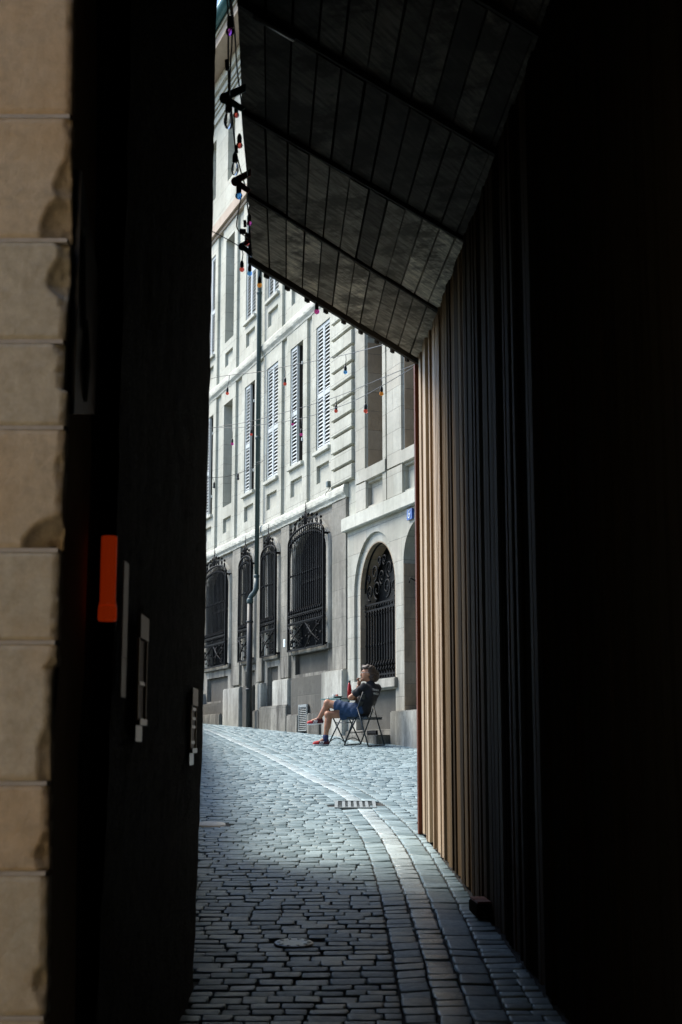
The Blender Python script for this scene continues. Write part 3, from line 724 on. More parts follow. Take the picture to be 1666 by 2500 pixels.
# soffit: bands of boards with shadow gaps.  band lines run obliquely, joints run with the passage
lines = [((-.602, 9.179), (.735, 11.86)), ((-.559, 8.086), (.808, 10.516)), ((-.523, 7.032), (.923, 9.099)), ((-.47, 5.97), (1.02, 7.80)), ((-.41, 4.9), (1.10, 6.5)), ((-.36, 3.64), (1.16, 5.0))]
def lerp(a, b, t_): return (a[0] + (b[0] - a[0]) * t_, a[1] + (b[1] - a[1]) * t_)
sa = MB(); sb_ = MB(); cuts = [i / 12.5 for i in range(13)] + [1.0]
for bi in range(len(lines) - 1):
    far, near = lines[bi], lines[bi + 1]
    drop = -(.0, .022, .05, .085, .125)[bi]
    for k in range(len(cuts) - 1):
        t0, t1 = cuts[k], cuts[k + 1]
        a, b, c_, d_ = lerp(*near, t0), lerp(*near, t1), lerp(*far, t1), lerp(*far, t0)
        cx = (a[0] + b[0] + c_[0] + d_[0]) / 4; cy = (a[1] + b[1] + c_[1] + d_[1]) / 4
        sh = lambda p: (cx + (p[0] - cx) * .91 + rnd.uniform(-.003, .003), cy + (p[1] - cy) * .972)
        mb = sb_ if bi >= 2 or (bi == 1 and k < 3) else sa  # near bands carry shade in their colour; second band's left end is dark wood
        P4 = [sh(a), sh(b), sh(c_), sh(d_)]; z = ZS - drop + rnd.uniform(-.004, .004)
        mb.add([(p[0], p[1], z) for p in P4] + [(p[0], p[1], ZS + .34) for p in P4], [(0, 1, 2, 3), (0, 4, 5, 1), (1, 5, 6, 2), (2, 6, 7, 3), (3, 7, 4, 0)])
sa.build('soffit_boards', M['soffit'], tb); sb_.build('soffit_boards', M['soffit_shade'], tb)
mb = MB()
for li, (zl_, zh_) in enumerate(((.0, .022), (.022, .05), (.05, .085), (.085, .125)), 1):
    a, b = lines[li]; mb.add([(a[0], a[1] + dy_, ZS + zz_) for dy_ in (-.012, .012) for zz_ in (zl_ + .002, .33)] + [(b[0], b[1] + dy_, ZS + zz_) for dy_ in (-.012, .012) for zz_ in (zl_ + .002, .33)], [(0, 1, 5, 4), (2, 3, 7, 6), (0, 4, 6, 2), (1, 3, 7, 5)])
mb.build('soffit_riser', M['soffit_dark'], tb)
A_, B_ = lines[0]; nA, nB = lines[-1]
mb = MB()
def prism(mb, poly, z0, z1):
    n = len(poly); mb.add([(p[0], p[1], z0) for p in poly] + [(p[0], p[1], z1) for p in poly], [tuple(range(n - 1, -1, -1)), tuple(range(n, 2 * n))] + [(i, (i + 1) % n, n + (i + 1) % n, n + i) for i in range(n)])
prism(mb, [nA, (9, 3.64), (9, 14.0), (1.5, 13.6), B_, A_], ZS + .33, ZS + .36)
mb.build('soffit_backing', M['soffit_dark'], tb)
mb = MB(); prism(mb, [(nA[0], 3.64), (9, 3.64), (9, 14.0), (1.5, 13.6), (B_[0], B_[1] + .01), (A_[0], A_[1] + .01)], ZS + .363, 15); mb.build('upper_storey', M['blackwood'], tb)
# thin edge trim with small clips along the oblique free edge
mb = MB(); e = Vector((B_[0] - A_[0], B_[1] - A_[1], 0)); el = e.length; e.normalize(); en = Vector((-e.y, e.x, 0))
Mx = Matrix(((e.x, en.x, 0, A_[0]), (e.y, en.y, 0, A_[1]), (0, 0, 1, 0), (0, 0, 0, 1)))
mb.box(0, el, .004, .03, ZS - .035, ZS + .37, 0, Mx)
for k in range(9): mb.box(.25 + k * .3, .30 + k * .3, .0305, .05, ZS - .05, ZS - .01, 0, Mx)
mb.build('edge_trim', M['soffit_dark'], tb)
mb = MB(); a = lerp(*lines[3], .05); b = lerp(*lines[3], .165); mb.tube([(a[0], a[1], ZS + .045), (b[0], b[1], ZS + .045)], .012, 6); mb.build('metal_strip', M['lid'], tb)

wb_ = thing('wooden_block', 'small dark wooden block lying at the foot of the board wall', 'block', (.80, 8.42, gz(8.42)), R(3))
mb = MB(); mb.box(-.045, .05, -.16, .16, 0, .075, .006); mb.build('body', M['blackwood'], wb_)
mb = MB(); mb.box(-.04, .045, -.15, -.01, .076, .088, .003); mb.box(-.04, .045, .01, .15, .076, .088, .003); mb.build('slat', M['redwood'], wb_)

# ------------------------------------------------------------------ stone building on the left with the pier
lb = thing('passage_building', 'dark building on the left with a beige sandstone pier at its corner', 'building', (0, 0, 0))
jz = [.55, 1.075, 1.407, 1.619, 1.960, 2.189, 2.501, 2.726, 2.996, 3.336, 3.70, 4.05, 4.4]
def pier_x(z): return -.700 - .010 * math.sin((z - 1.3) * 2.0) + (.012 if 1.9 < z < 2.6 else 0) - max(0, z - 2.9) * .03
from mathutils import noise as mnoise
mb = MB(); YF = 3.5
for ci, (z0, z1) in enumerate(zip(jz[:-1], jz[1:])):
    nz_, nx_ = 36, 46; W = .62; V = []; F = []
    chipseed = ci * 7.3
    for k in range(nz_ + 1):
        z = z0 + .006 + (z1 - z0 - .012) * k / nz_
        ez = min(k, nz_ - k) / nz_ * (z1 - z0)
        # chip width of the arris at this height
        cn = mnoise.noise(Vector((chipseed, z * 7, 1.3))); cn2 = mnoise.noise(Vector((chipseed + 5, z * 26, 4.1)))
        chip = .009 + max(0, cn - .03) * (.20 if ci in (0, 1, 2, 5, 7) else .09) + max(0, cn2) * .020
        for i in range(nx_ + 5):
            if i <= nx_:
                s_ = (i / nx_) ** .55
                dx = W * (1 - s_); x = pier_x(z) - dx; y = YF
                n1 = mnoise.noise(Vector((x * 9, z * 9, ci * 3.1))) * .0010 + mnoise.noise(Vector((x * 45, z * 45, ci))) * .0007
                y += n1
                if dx < chip:
                    f_ = 1 - dx / chip
                    y += (.004 + chip * .55) * (f_ ** .5) + mnoise.noise(Vector((x * 70, z * 70, 9))) * .006 * f_ + abs(mnoise.noise(Vector((x * 30, z * 30, 2)))) * .4 * chip * f_
                if ez < .006: y += .004 * (1 - ez / .006)
                V.append((x + mnoise.noise(Vector((z * 40, ci, 7))) * .003 * (1 if dx < .02 else 0), y, z))
            else:
                q_ = (i - nx_) / 4
                V.append((pier_x(z) + mnoise.noise(Vector((z * 30, ci, 7 + q_))) * .003 - q_ * .004, YF + .016 + chip * .3 + q_ * .05, z))
    wn_ = nx_ + 5
    for k in range(nz_):
        for i in range(wn_ - 1): F.append((k * wn_ + i, k * wn_ + i + 1, (k + 1) * wn_ + i + 1, (k + 1) * wn_ + i))
    mb.add(V, F, True)
mb.build('pier', M['pier'], lb)
for z in jz[1:-1]:
    mb = MB(); mb.box(-1.33, pier_x(z) - .006, YF + .002, YF + .05, z - .0052, z + .0052); mb.build('mortar_joint', M['mortar'], lb)
mb = MB()
for k in range(20):                                    # return of the pier, plastered brown
    za, zb_ = .3 + k * .2, .5 + k * .2
    mb.quad((pier_x(za) - .004, YF + .05, za), (pier_x(za) + .0, 3.88, za), (pier_x(zb_) + .0, 3.88, zb_), (pier_x(zb_) - .004, YF + .05, zb_))
mb.box(-1.33, -.73, YF + .301, 3.878, .3, 4.4)
mb.build('return_wall', M['returnwall'], lb)
mb = MB(); mb.box(-4, -1.331, YF, 3.88, -.2, 15); mb.box(-1.331, -.70, YF + .01, 3.88, 4.4, 15); mb.box(-.699, 1.2, YF - .2, 3.64, 3.80, 5.02); mb.build('front_wall', M['plaster'], lb)  # last box is an unseen lintel, added to block light from the bay
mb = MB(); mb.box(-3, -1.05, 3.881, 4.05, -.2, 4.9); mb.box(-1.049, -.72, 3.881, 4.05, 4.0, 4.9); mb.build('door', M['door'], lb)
# unseen passage shell added for the light: dark inside, open left to light the pier
mb = MB(); mb.box(-1.75, 1.6, -3.6, -3.3, -.3, 5.02); mb.box(-1.40, -1.10, -3.299, .4, -.3, 5.02); mb.build('unseen_passage_wall', M['plaster'], lb)
mb = MB(); mb.box(-14, -1.402, -1.9, -1.5, -.3, 7.0); mb.build('bounce_wall', M['cream'], lb)  # unseen warm wall, added to bounce light onto the pier
mb = MB(); mb.box(-14, -.9, -9, 3.49, -.2, .06); structure(mb.build('bounce_paving', M['bounce_pave']), 'unseen pale floor added on the left to bounce light onto the pier')  # unseen floor, added as a pale bounce for the pier
mb = MB(); nY, nZ = 60, 120; V = []; F = []
def lwx(z): return -.677 + .030 * min(1, max(0, (z - .5) / 1.4)) + .010 * max(0, (z - 1.9) / 3.6)
for k in range(nZ + 1):
    z = .3 + 5.6 * k / nZ
    for i in range(nY + 1):
        y = 4.05 + 2.75 * i / nY
        n1 = mnoise.noise(Vector((y * 5, z * 5, 1))) * .007 + mnoise.noise(Vector((y * 22, z * 22, 3))) * .0045
        yy = y + (mnoise.noise(Vector((z * 14, 2, 5))) * .012 + mnoise.noise(Vector((z * 50, 2, 8))) * .005 if i == nY else 0)
        V.append((lwx(z) + n1 - (.008 if i == nY else 0), yy, z))
    for x in (-1.0, -4.0): V.append((x, 6.79, z))
wn_ = nY + 3
for k in range(nZ):
    for i in range(wn_ - 1): F.append((k * wn_ + i, k * wn_ + i + 1, (k + 1) * wn_ + i + 1, (k + 1) * wn_ + i))
mb.add(V, F, True)
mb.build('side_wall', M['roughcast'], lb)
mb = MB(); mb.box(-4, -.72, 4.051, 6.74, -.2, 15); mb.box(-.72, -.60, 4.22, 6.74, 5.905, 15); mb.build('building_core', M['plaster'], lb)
mb = MB(); mb.box(-.70, 1.2, 3.50, 4.70, ZS + .06, 15); mb.box(-.66, 4, -3.6, 3.499, 5.021, 15); mb.box(-1.40, -.661, -3.6, .4, 5.021, 9); mb.build('unseen_passage_roof', M['plaster'], lb)  # unseen roof, added to keep skylight out of the passage

# unseen wing added behind the corner to block light from the left
mb = MB(); P = [(-.80, 6.80), (-1.12, 10.7), (-4, 10.7), (-4, 6.80)]
mb.add([(x, y, .2) for x, y in P] + [(x, y, 11.0) for x, y in P], [(0, 1, 5, 4), (1, 2, 6, 5), (2, 3, 7, 6), (3, 0, 4, 7), (4, 5, 6, 7)]); mb.build('shade_wing', M['plaster'], lb)
# garden wall that carries on up the street beyond the dark corner
gw_ = thing('garden_wall', 'rendered wall running up the left side of the street beyond the dark corner', 'wall', (0, 0, 0))
mb = MB(); P = [(-1.24, 10.71), (-2.25, 19.5), (-4.3, 36.0)]; Q = [(x - .5, y) for x, y in P]
for (a, b, c_, d_) in zip(P[:-1], P[1:], Q[1:], Q[:-1]):
    za, zb_ = gz(a[1]) - .3, gz(b[1]) - .3; ta, tb_ = gz(a[1]) + .85, gz(b[1]) + .85
    mb.add([(a[0], a[1], za), (b[0], b[1], zb_), (c_[0], c_[1], zb_), (d_[0], d_[1], za), (a[0], a[1], ta), (b[0], b[1], tb_), (c_[0], c_[1], tb_), (d_[0], d_[1], ta)], [(0, 1, 5, 4), (1, 2, 6, 5), (2, 3, 7, 6), (3, 0, 4, 7), (4, 5, 6, 7)])
mb.build('body', M['plaster'], gw_)
mb = MB()
for (a, b) in zip(P[:-1], P[1:]):
    ta, tb_ = gz(a[1]) + .852, gz(b[1]) + .852
    mb.add([(a[0] + .04, a[1], ta), (b[0] + .04, b[1], tb_), (b[0] - .54, b[1], tb_), (a[0] - .54, a[1], ta), (a[0] + .04, a[1], ta + .09), (b[0] + .04, b[1], tb_ + .09), (b[0] - .54, b[1], tb_ + .09), (a[0] - .54, a[1], ta + .09)], [(0, 1, 5, 4), (1, 2, 6, 5), (2, 3, 7, 6), (3, 0, 4, 7), (4, 5, 6, 7)])
mb.build('coping', M['trim'], gw_)

# ------------------------------------------------------------------ fittings on the left wall
lampo = thing('wall_lamp', 'glossy orange tubular wall lamp in the dark doorway', 'lamp', (-.642, 3.90, 2.048)); lampo.scale = (.80, .80, .77)
mb = MB(); mb.lathe([(.031, .055), (.027, .07), (.0275, .30), (.0255, .305), (.004, .306)], n=20); 
mo = N('orange_glow_lacquer'); nzo = mo.noise(9, mo.coords((4, 4, .5))); mo.fin(mo.ramp(nzo, [(.3, (.75, .06, .01)), (.7, (.95, .12, .015))]), .22, 0, .6); mo.b.inputs['Emission Color'].default_value = (1, .075, .006, 1); mo.b.inputs['Emission Strength'].default_value = .040  # weak emission added so the tube still shows orange in the dark
mb.build('shade', mo.m, lampo)
mb = MB(); mb.lathe([(.030, 0), (.033, .012), (.0325, .040), (.031, .052), (.030, .054)], n=20); mb.build('rim', mo.m, lampo)
mb = MB(); mb.box(-.09, -.029, -.008, .008, .18, .22); mb.build('bracket', M['iron'], lampo)
pl = thing('wall_plaque', 'narrow pale plaque with a brown lower end on the left wall', 'plaque', (0, 0, 0))
mb = MB()
def wplate(mb, ya, yb, za, zb_, t0, t1):
    V = [(lwx((za + zb_) / 2) + .010 + t * .35, y, z) for t in (t0, t1) for (y, z) in ((ya, za), (yb, za), (yb, zb_), (ya, zb_))]
    mb.add(V, [(0, 1, 2, 3), (4, 7, 6, 5), (0, 4, 5, 1), (1, 5, 6, 2), (2, 6, 7, 3), (3, 7, 4, 0)])
PALE = simple('pale_printed_card', (.045, .045, .037), (.068, .066, .054), 6, .4); TAN = simple('tan_card', (.05, .038, .02), (.07, .054, .03), 6, .4)
wplate(mb, 4.12, 4.21, 1.965, 2.245, 0, .012); mb.build('panel', PALE, pl)
mb = MB(); wplate(mb, 4.12, 4.21, 1.85, 1.963, 0, .012); mb.build('lower_panel', TAN, pl)
STEEL = simple('grey_steel', (.04, .042, .042), (.07, .072, .07), 20, .3, metal=.7)
def menu_case(ya, yb, za, zb_, label, clips):
    t = thing('menu_case', label, 'menu case', (0, 0, 0), 0, 'glazed menu cases on the left wall')
    mb = MB(); wplate(mb, ya, yb, za, zb_ - .075, 0, .004); mb.build('backing', M['door'], t)
    mb = MB(); e_ = .010
    wplate(mb, ya - e_, ya, za, zb_ - .076, 0, .022); mb.build('frame_rail', M['brass'], t)
    mb = MB(); wplate(mb, yb, yb + e_, za, zb_ - .076, 0, .022); mb.build('frame_rail', M['brass'], t)
    mb = MB(); wplate(mb, ya - e_, yb + e_, zb_ - .074, zb_, 0, .03); mb.build('header', TAN, t)
    for z in clips:
        mb = MB(); wplate(mb, ya + .02, yb - .03, z, z + .012, .006, .02); mb.build('clip', STEEL, t)
    mb = MB(); wplate(mb, ya, yb - .03, za - .065, za - .015, 0, .012); wplate(mb, ya + .02, yb + .012, za - .014, za + .006, 0, .04); mb.build('bracket', STEEL, t)
menu_case(4.46, 4.63, 1.79, 2.12, 'larger brass framed menu case on the left wall nearer the orange lamp', (1.90,))
menu_case(6.08, 6.28, 1.70, 1.96, 'smaller brass framed menu case nearest the corner of the left wall', (1.725, 1.79, 1.825, 1.865))
sb = thing('sign_board', 'flat black sign board with pale edges beside the sandstone pier', 'sign', (0, 0, 0))
mb = MB(); xx = -.705
mb.add([(xx, 3.56, 2.55), (xx, 3.86, 2.62), (xx, 3.86, 3.02), (xx, 3.56, 3.21)] + [(xx + .02, 3.56, 2.55), (xx + .02, 3.86, 2.62), (xx + .02, 3.86, 3.02), (xx + .02, 3.56, 3.21)], [(0, 1, 2, 3), (4, 7, 6, 5), (0, 4, 5, 1), (1, 5, 6, 2), (2, 6, 7, 3), (3, 7, 4, 0)])
mb.build('board', M['door'], sb)
mb = MB(); mb.tube([(xx + .024, 3.60, 3.04), (xx + .024, 3.655, 2.80)], .004, 5); mb.tube([(xx + .022, 3.69, 2.84), (xx + .026, 3.70, 2.72), (xx + .022, 3.71, 2.62)], [.003, .009, .004], 5); mb.build('pale_edge', PALE, sb)

# ------------------------------------------------------------------ festoon lights
def catm(P, n=6):
    P = [Vector(p) for p in P]; out = []
    for i in range(len(P) - 1):
        p0, p1, p2, p3 = P[max(i - 1, 0)], P[i], P[i + 1], P[min(i + 2, len(P) - 1)]
        for k in range(n):
            t = k / n; out.append(.5 * ((2 * p1) + (p2 - p0) * t + (2 * p0 - 5 * p1 + 4 * p2 - p3) * t * t + (3 * p1 - p0 - 3 * p2 + p3) * t ** 3))
    out.append(P[-1]); return out
def bulb(parent, p, colr, r=.022, drop=None, edison=False, tilt=None):
    """coloured bulb whose glass centre is p, with a black socket and its drop wire"""
    p = Vector(p); b_ = MB(); s_ = MB(); h = r * 2.9
    if edison: prof = [(.002, -r * 2.1), (r * .62, -r * 1.85), (r * 1.0, -r * .9), (r * 1.0, -r * .1), (r * .82, r * .7), (r * .6, r * 1.3), (r * .55, r * 1.6)]; top = r * 1.5
    else: prof = [(.002, -r)] + [(r * math.sin(a), -r * math.cos(a)) for a in (.35, .7, 1.05, 1.4, 1.75, 2.1, 2.4)] + [(r * .5, r * .95)]; top = r * .8
    Mt = None
    if tilt is not None: Mt = Vector(tilt).to_track_quat('Z', 'Y').to_matrix().to_4x4()
    b_.lathe(prof, p, 14, Mt)
    bo = b_.build('bulb', M['b_' + colr], parent)
    s_.lathe([(r * .62, top), (r * .72, top + .004), (r * .74, top + h * .55), (r * .55, top + h * .8), (r * .25, top + h)], p, 10, Mt)
    if drop is not None: s_.tube([p + Vector((0, 0, top + h * .9)), (p + Vector(drop)) / 2 + Vector((.006, 0, .5 * (top + h))), Vector(drop)], .0035, 5)
    s_.build('socket', M['cable'], bo)
    if edison:
        f_ = MB(); f_.tube([p + Vector((-.006, 0, r * 1.4)), p + Vector((-.007, 0, -r * .9)), p + Vector((0, 0, r * .2)), p + Vector((.007, 0, -r * .9)), p + Vector((.006, 0, r * 1.4))], .0012, 4); f_.build('filament', M['brass'], bo)
def festoon(label, path, bulbs, rc=.0035, extra=None):
    t = thing('festoon_light', label, 'string lights', (0, 0, 0), 0, 'coloured bulb strings over the street')
    c = MB(); pts = catm(path); c.tube(pts, rc, 5)
    if extra: 
        for e_ in extra: c.tube(catm(e_), rc, 5)
    c.build('cable', M['cable'], t)
    for b_ in bulbs:
        p = Vector(b_[0])
        near = min(pts, key=lambda q_: (q_.x - p.x) ** 2 + (q_.y - p.y) ** 2 * .3)
        bulb(t, p, b_[1], b_[2] if len(b_) > 2 else .0215, near if near.z > p.z + .03 else None)
    return t
festoon('uppermost string crossing the street with a red, an orange and a blue bulb', [(-2.3, 18.4, 6.36), (-1.61, 17.5, 6.346), (-1.024, 17.0, 6.287), (-.676, 16.5, 6.219), (-.306, 15.8, 6.093), (.049, 14.5, 5.803), (.385, 11.3, 4.99)],
        [((-1.43, 17.4, 6.12), 'red'), ((-.669, 16.5, 6.007), 'red'), ((.046, 14.5, 5.612), 'blue')])
festoon('middle string running to the top of the wooden post with red bulbs', [(-2.4, 19.8, 6.10), (-1.759, 19.0, 6.041), (-1.179, 18.3, 5.972), (-.607, 17.3, 5.879), (-.058, 15.8, 5.672), (.395, 13.5, 5.28), (.659, 11.72, 4.943)],
        [((-1.183, 18.3, 5.792), 'red', .019), ((-.602, 17.3, 5.698), 'pink', .019), ((-.057, 15.8, 5.507), 'red'), ((.395, 13.5, 5.126), 'orange')])
festoon('lower sagging string to the wooden post with dark red bulbs before the shutters', [(-2.4, 19.9, 6.16), (-1.763, 19.05, 6.052), (-1.399, 18.5, 5.926), (-.94, 17.7, 5.797), (-.481, 16.8, 5.655), (-.053, 15.5, 5.471), (.238, 14.0, 5.233), (.66, 11.74, 4.935)],
        [((-1.454, 18.6, 5.73), 'pink', .02), ((-.48, 16.8, 5.456), 'pink', .02), ((.248, 14.0, 5.073), 'red')])
festoon('short dark string with unlit black bulbs low beside the left wall', [(-2.6, 19.6, 5.50), (-1.84, 20.0, 5.541), (-1.519, 20.5, 5.695), (-1.275, 21.0, 5.925), (-1.25, 22.5, 6.30), (-1.5, 26.0, 7.0), (-1.82, 29.4, 7.65)],
        [((-1.816, 20.0, 5.404), 'dark', .02), ((-1.512, 20.5, 5.62), 'dark', .022)])
festoon('string along the front edge of the overhang with red, blue, orange and magenta bulbs', [(-1.2, 10.2, 5.66), (-.889, 9.8, 5.371), (-.698, 9.6, 5.192), (-.58, 9.5, 5.06), (-.45, 9.56, 4.965), (-.3, 9.85, 4.95), (-.1, 10.2, 4.95), (.1, 10.62, 4.96)],
        [((-.698, 9.6, 5.036), 'red', .018), ((-.640, 9.55, 4.99), 'blue', .018), ((-.567, 9.5, 4.887), 'orange', .018), ((-.176, 9.95, 4.838), 'pink', .020)])
def over(pt, dz): return (pt[0], pt[1], pt[2] + dz)
ft = thing('festoon_light', 'bundle of hanging cables and bulbs, one behind another, at the left overhang edge', 'string lights', (0, 0, 0), 0, 'coloured bulb strings over the street')
c = MB()
c.tube(catm([(-.50, 5.3, 4.95), (-.512, 5.95, 5.02), (-.535, 6.3, 4.95), (-.546, 6.5, 4.83)]), .0045, 6)
c.tube(catm([(-.488, 5.3, 4.9), (-.492, 5.95, 4.95), (-.520, 6.25, 4.86), (-.542, 6.49, 4.84)]), .004, 6)
c.tube(catm([(-.478, 5.3, 4.93), (-.483, 5.95, 4.93), (-.50, 6.4, 4.93), (-.515, 6.9, 5.0), (-.525, 7.2, 4.98), (-.535, 7.7, 4.93), (-.575, 8.3, 5.0), (-.59, 9.0, 5.04)]), .004, 6)
c.tube(catm([(-.556, 6.6, 4.96), (-.566, 6.95, 4.95), (-.572, 7.3, 4.92), (-.570, 7.7, 4.95), (-.56, 8.0, 4.97), (-.565, 8.3, 5.0)]), .004, 6)
c.tube(catm([(-.57, 7.7, 4.80), (-.605, 7.95, 4.80), (-.622, 8.1, 4.78), (-.60, 8.2, 4.775), (-.57, 8.28, 4.78)]), .004, 6)
for p, q in (((-.538, 6.25, 4.90), (-.535, 6.25, 4.85)), ((-.556, 7.1, 4.85), (-.552, 7.1, 4.81)), ((-.575, 8.1, 4.82), (-.573, 8.1, 4.78))): c.tube([p, q], .010, 8)
c.tube([(-.605, 8.1, 4.752), (-.568, 8.1, 4.750)], .017, 8)
c.build('cable', M['cable'], ft)
for p, k, r_, ed in (((-.499, 5.95, 4.885), 'purple', .020, False), ((-.546, 6.5, 4.720), 'clear', .024, True), ((-.541, 6.9, 4.93), 'red', .016, False), ((-.545, 7.2, 4.897), 'red', .018, False), ((-.575, 7.3, 4.812), 'clear', .021, True),
                     ((-.583, 7.7, 4.814), 'blue', .021, False), ((-.562, 8.3, 4.879), 'pink', .016, False), ((-.604, 8.7, 4.901), 'red', .019, False), ((-.602, 9.0, 4.929), 'clear', .017, False)):
    bulb(ft, p, k, r_, None, ed); 
TEALM = simple('teal_painted_bracket', (.13, .26, .28), (.20, .34, .36), 14, .5); REDM = simple('red_painted_bracket', (.40, .05, .05), (.52, .07, .07), 14, .5)
def bracket(p, m, label, r_=.030, kk=1.0):
    t = thing('cable_bracket', label, 'bracket', p, 0, 'angled cable brackets on the overhang edge')
    mb = MB(); Mr = Matrix.Rotation(R(90), 4, 'X')
    def plate(pts, th=.010): 
        n = len(pts); mb.add([(x, -th / 2, z) for x, z in pts] + [(x, th / 2, z) for x, z in pts], [tuple(range(n)), tuple(range(2 * n - 1, n - 1, -1))] + [(i, n + i, n + (i + 1) % n, (i + 1) % n) for i in range(n)])
    plate([(r_ * math.cos(a) - .0, r_ * math.sin(a)) for a in [R(40 + 28 * i) for i in range(11)]])
    plate([(-.0, .030), (.10 * kk, .075), (.10 * kk, .035), (.03, .0)]); plate([(.02, .006), (.10 * kk, -.05), (.08 * kk, -.07), (.005, -.026)], .012)
    mb.build('arm', m, t)
    mb = MB(); mb.lathe([(.018, -.012), (.018, -.006), (.010, -.005), (.009, -.016)], n=14, M=Mr); mb.build('bolt', STEEL, t)
    mb2 = MB(); mb2.lathe([(.018, .006), (.018, .016), (.009, .018)], n=14, M=Mr); mb2.build('bolt', STEEL, t)
bracket((-.572, 6.6, 4.877), TEALM, 'blue grey bracket, highest of the three on the overhang edge')
bracket((-.600, 7.7, 4.9), REDM, 'red cable bracket halfway along the overhang edge', .028, .85)
bracket((-.652, 9.0, 4.985), M['vent'], 'grey bracket at the far corner of the overhang', .028, .7)

# ------------------------------------------------------------------ seated person, built as continuous surfaces from a distance field
PX, PY = .170, 22.32
PZ = gz(PY)
def gnd(y): return gz(PY + y) - PZ
class SDF:
    def __init__(s, lo, hi, cell):
        s.lo = np.array(lo, float); s.c = cell; s.n = np.ceil((np.array(hi) - s.lo) / cell).astype(int) + 1
        s.ax = [s.lo[i] + cell * np.arange(s.n[i]) for i in range(3)]
        s.d = np.full(s.n, .25, np.float32)
    def sub(s, lo, hi, m=.07):
        sl = []
        for i in range(3):
            a = max(0, int((lo[i] - m - s.lo[i]) / s.c)); b = min(s.n[i], int((hi[i] + m - s.lo[i]) / s.c) + 2)
            if b <= a: return None
            sl.append(slice(a, b))
        X, Y_, Z = np.meshgrid(*[s.ax[i][sl[i]] for i in range(3)], indexing='ij'); return tuple(sl), X, Y_, Z
    def put(s, sl, v, k):
        o = s.d[sl]
        if k > 0:
            h = np.clip(.5 + .5 * (o - v) / k, 0, 1); s.d[sl] = o * (1 - h) + v * h - k * h * (1 - h)
        else: s.d[sl] = np.minimum(o, v)
    def cap(s, a, b, ra, rb=None, k=.03):
        rb = ra if rb is None else rb; a = np.array(a, float); b = np.array(b, float); r_ = max(ra, rb)
        q = s.sub(np.minimum(a, b) - r_, np.maximum(a, b) + r_)
        if q is None: return
        sl, X, Y_, Z = q; ab = b - a; L = max(ab @ ab, 1e-9)
        t_ = np.clip(((X - a[0]) * ab[0] + (Y_ - a[1]) * ab[1] + (Z - a[2]) * ab[2]) / L, 0, 1)
        v = np.sqrt((X - a[0] - t_ * ab[0]) ** 2 + (Y_ - a[1] - t_ * ab[1]) ** 2 + (Z - a[2] - t_ * ab[2]) ** 2) - (ra + t_ * (rb - ra)); s.put(sl, v, k)
    def ell(s, c, r_, yaw=0., k=.03, pitch=0.):
        m = max(r_); q = s.sub(np.array(c) - m, np.array(c) + m)
        if q is None: return
        sl, X, Y_, Z = q; X = X - c[0]; Y_ = Y_ - c[1]; Z = Z - c[2]
        cx, sx = math.cos(yaw), math.sin(yaw); X, Y_ = X * cx + Y_ * sx, -X * sx + Y_ * cx
        cp, sp = math.cos(pitch), math.sin(pitch); X, Z = X * cp + Z * sp, -X * sp + Z * cp
        v = (np.sqrt((X / r_[0]) ** 2 + (Y_ / r_[1]) ** 2 + (Z / r_[2]) ** 2) - 1) * min(r_); s.put(sl, v, k)
    def mesh(s, name, m, parent, d=None):
        d = s.d if d is None else d
        ins = d < 0; n = d.shape; c = ins[:-1, :-1, :-1].astype(np.int8)
        cnt = np.zeros(tuple(x - 1 for x in n), np.int8)
        for i in (0, 1):
            for j in (0, 1):
                for k in (0, 1): cnt += ins[i:n[0] - 1 + i, j:n[1] - 1 + j, k:n[2] - 1 + k]
        act = np.argwhere((cnt > 0) & (cnt < 8)); idx = -np.ones(cnt.shape, int); idx[tuple(act.T)] = np.arange(len(act))
        ps = np.zeros((len(act), 3)); ws = np.zeros(len(act)); g = lambda o: d[act[:, 0] + o[0], act[:, 1] + o[1], act[:, 2] + o[2]]
        cor = [(i, j, k) for i in (0, 1) for j in (0, 1) for k in (0, 1)]
        for a in cor:
            for ax in range(3):
                if a[ax]: continue
                b = list(a); b[ax] = 1; va, vb = g(a), g(b); hit = (va < 0) != (vb < 0); t_ = np.where(hit, va / np.where(hit, va - vb, 1), 0)
                p = np.array(a, float)[None] + t_[:, None] * (np.array(b) - np.array(a))[None]; ps += p * hit[:, None]; ws += hit
        V = s.lo + s.c * (act + ps / ws[:, None]); F = []
        for ax in range(3):
            o1, o2 = [(1, 2), (2, 0), (0, 1)][ax]
            A = [slice(None)] * 3; B = [slice(None)] * 3; A[ax] = slice(0, -1); B[ax] = slice(1, None)
            e_ = np.argwhere(ins[tuple(A)] != ins[tuple(B)]); e_ = e_[(e_[:, o1] > 0) & (e_[:, o2] > 0) & (e_[:, o1] < n[o1] - 1) & (e_[:, o2] < n[o2] - 1)]
            def gi(x1, x2): q = e_.copy(); q[:, o1] -= x1; q[:, o2] -= x2; return idx[tuple(q.T)]
            qd = np.stack([gi(0, 0), gi(1, 0), gi(1, 1), gi(0, 1)], 1)
            flip = ~ins[tuple(e_.T)]; qd[flip] = qd[flip][:, ::-1]; F.append(qd[(qd >= 0).all(1)])
        F = np.concatenate(F)
        me = bpy.data.meshes.new(name); me.from_pydata(V.tolist(), [], F.tolist()); me.polygons.foreach_set('use_smooth', [True] * len(me.polygons))
        me.materials.append(m); o = bpy.data.objects.new(name, me); col.objects.link(o); o.parent = parent; return o

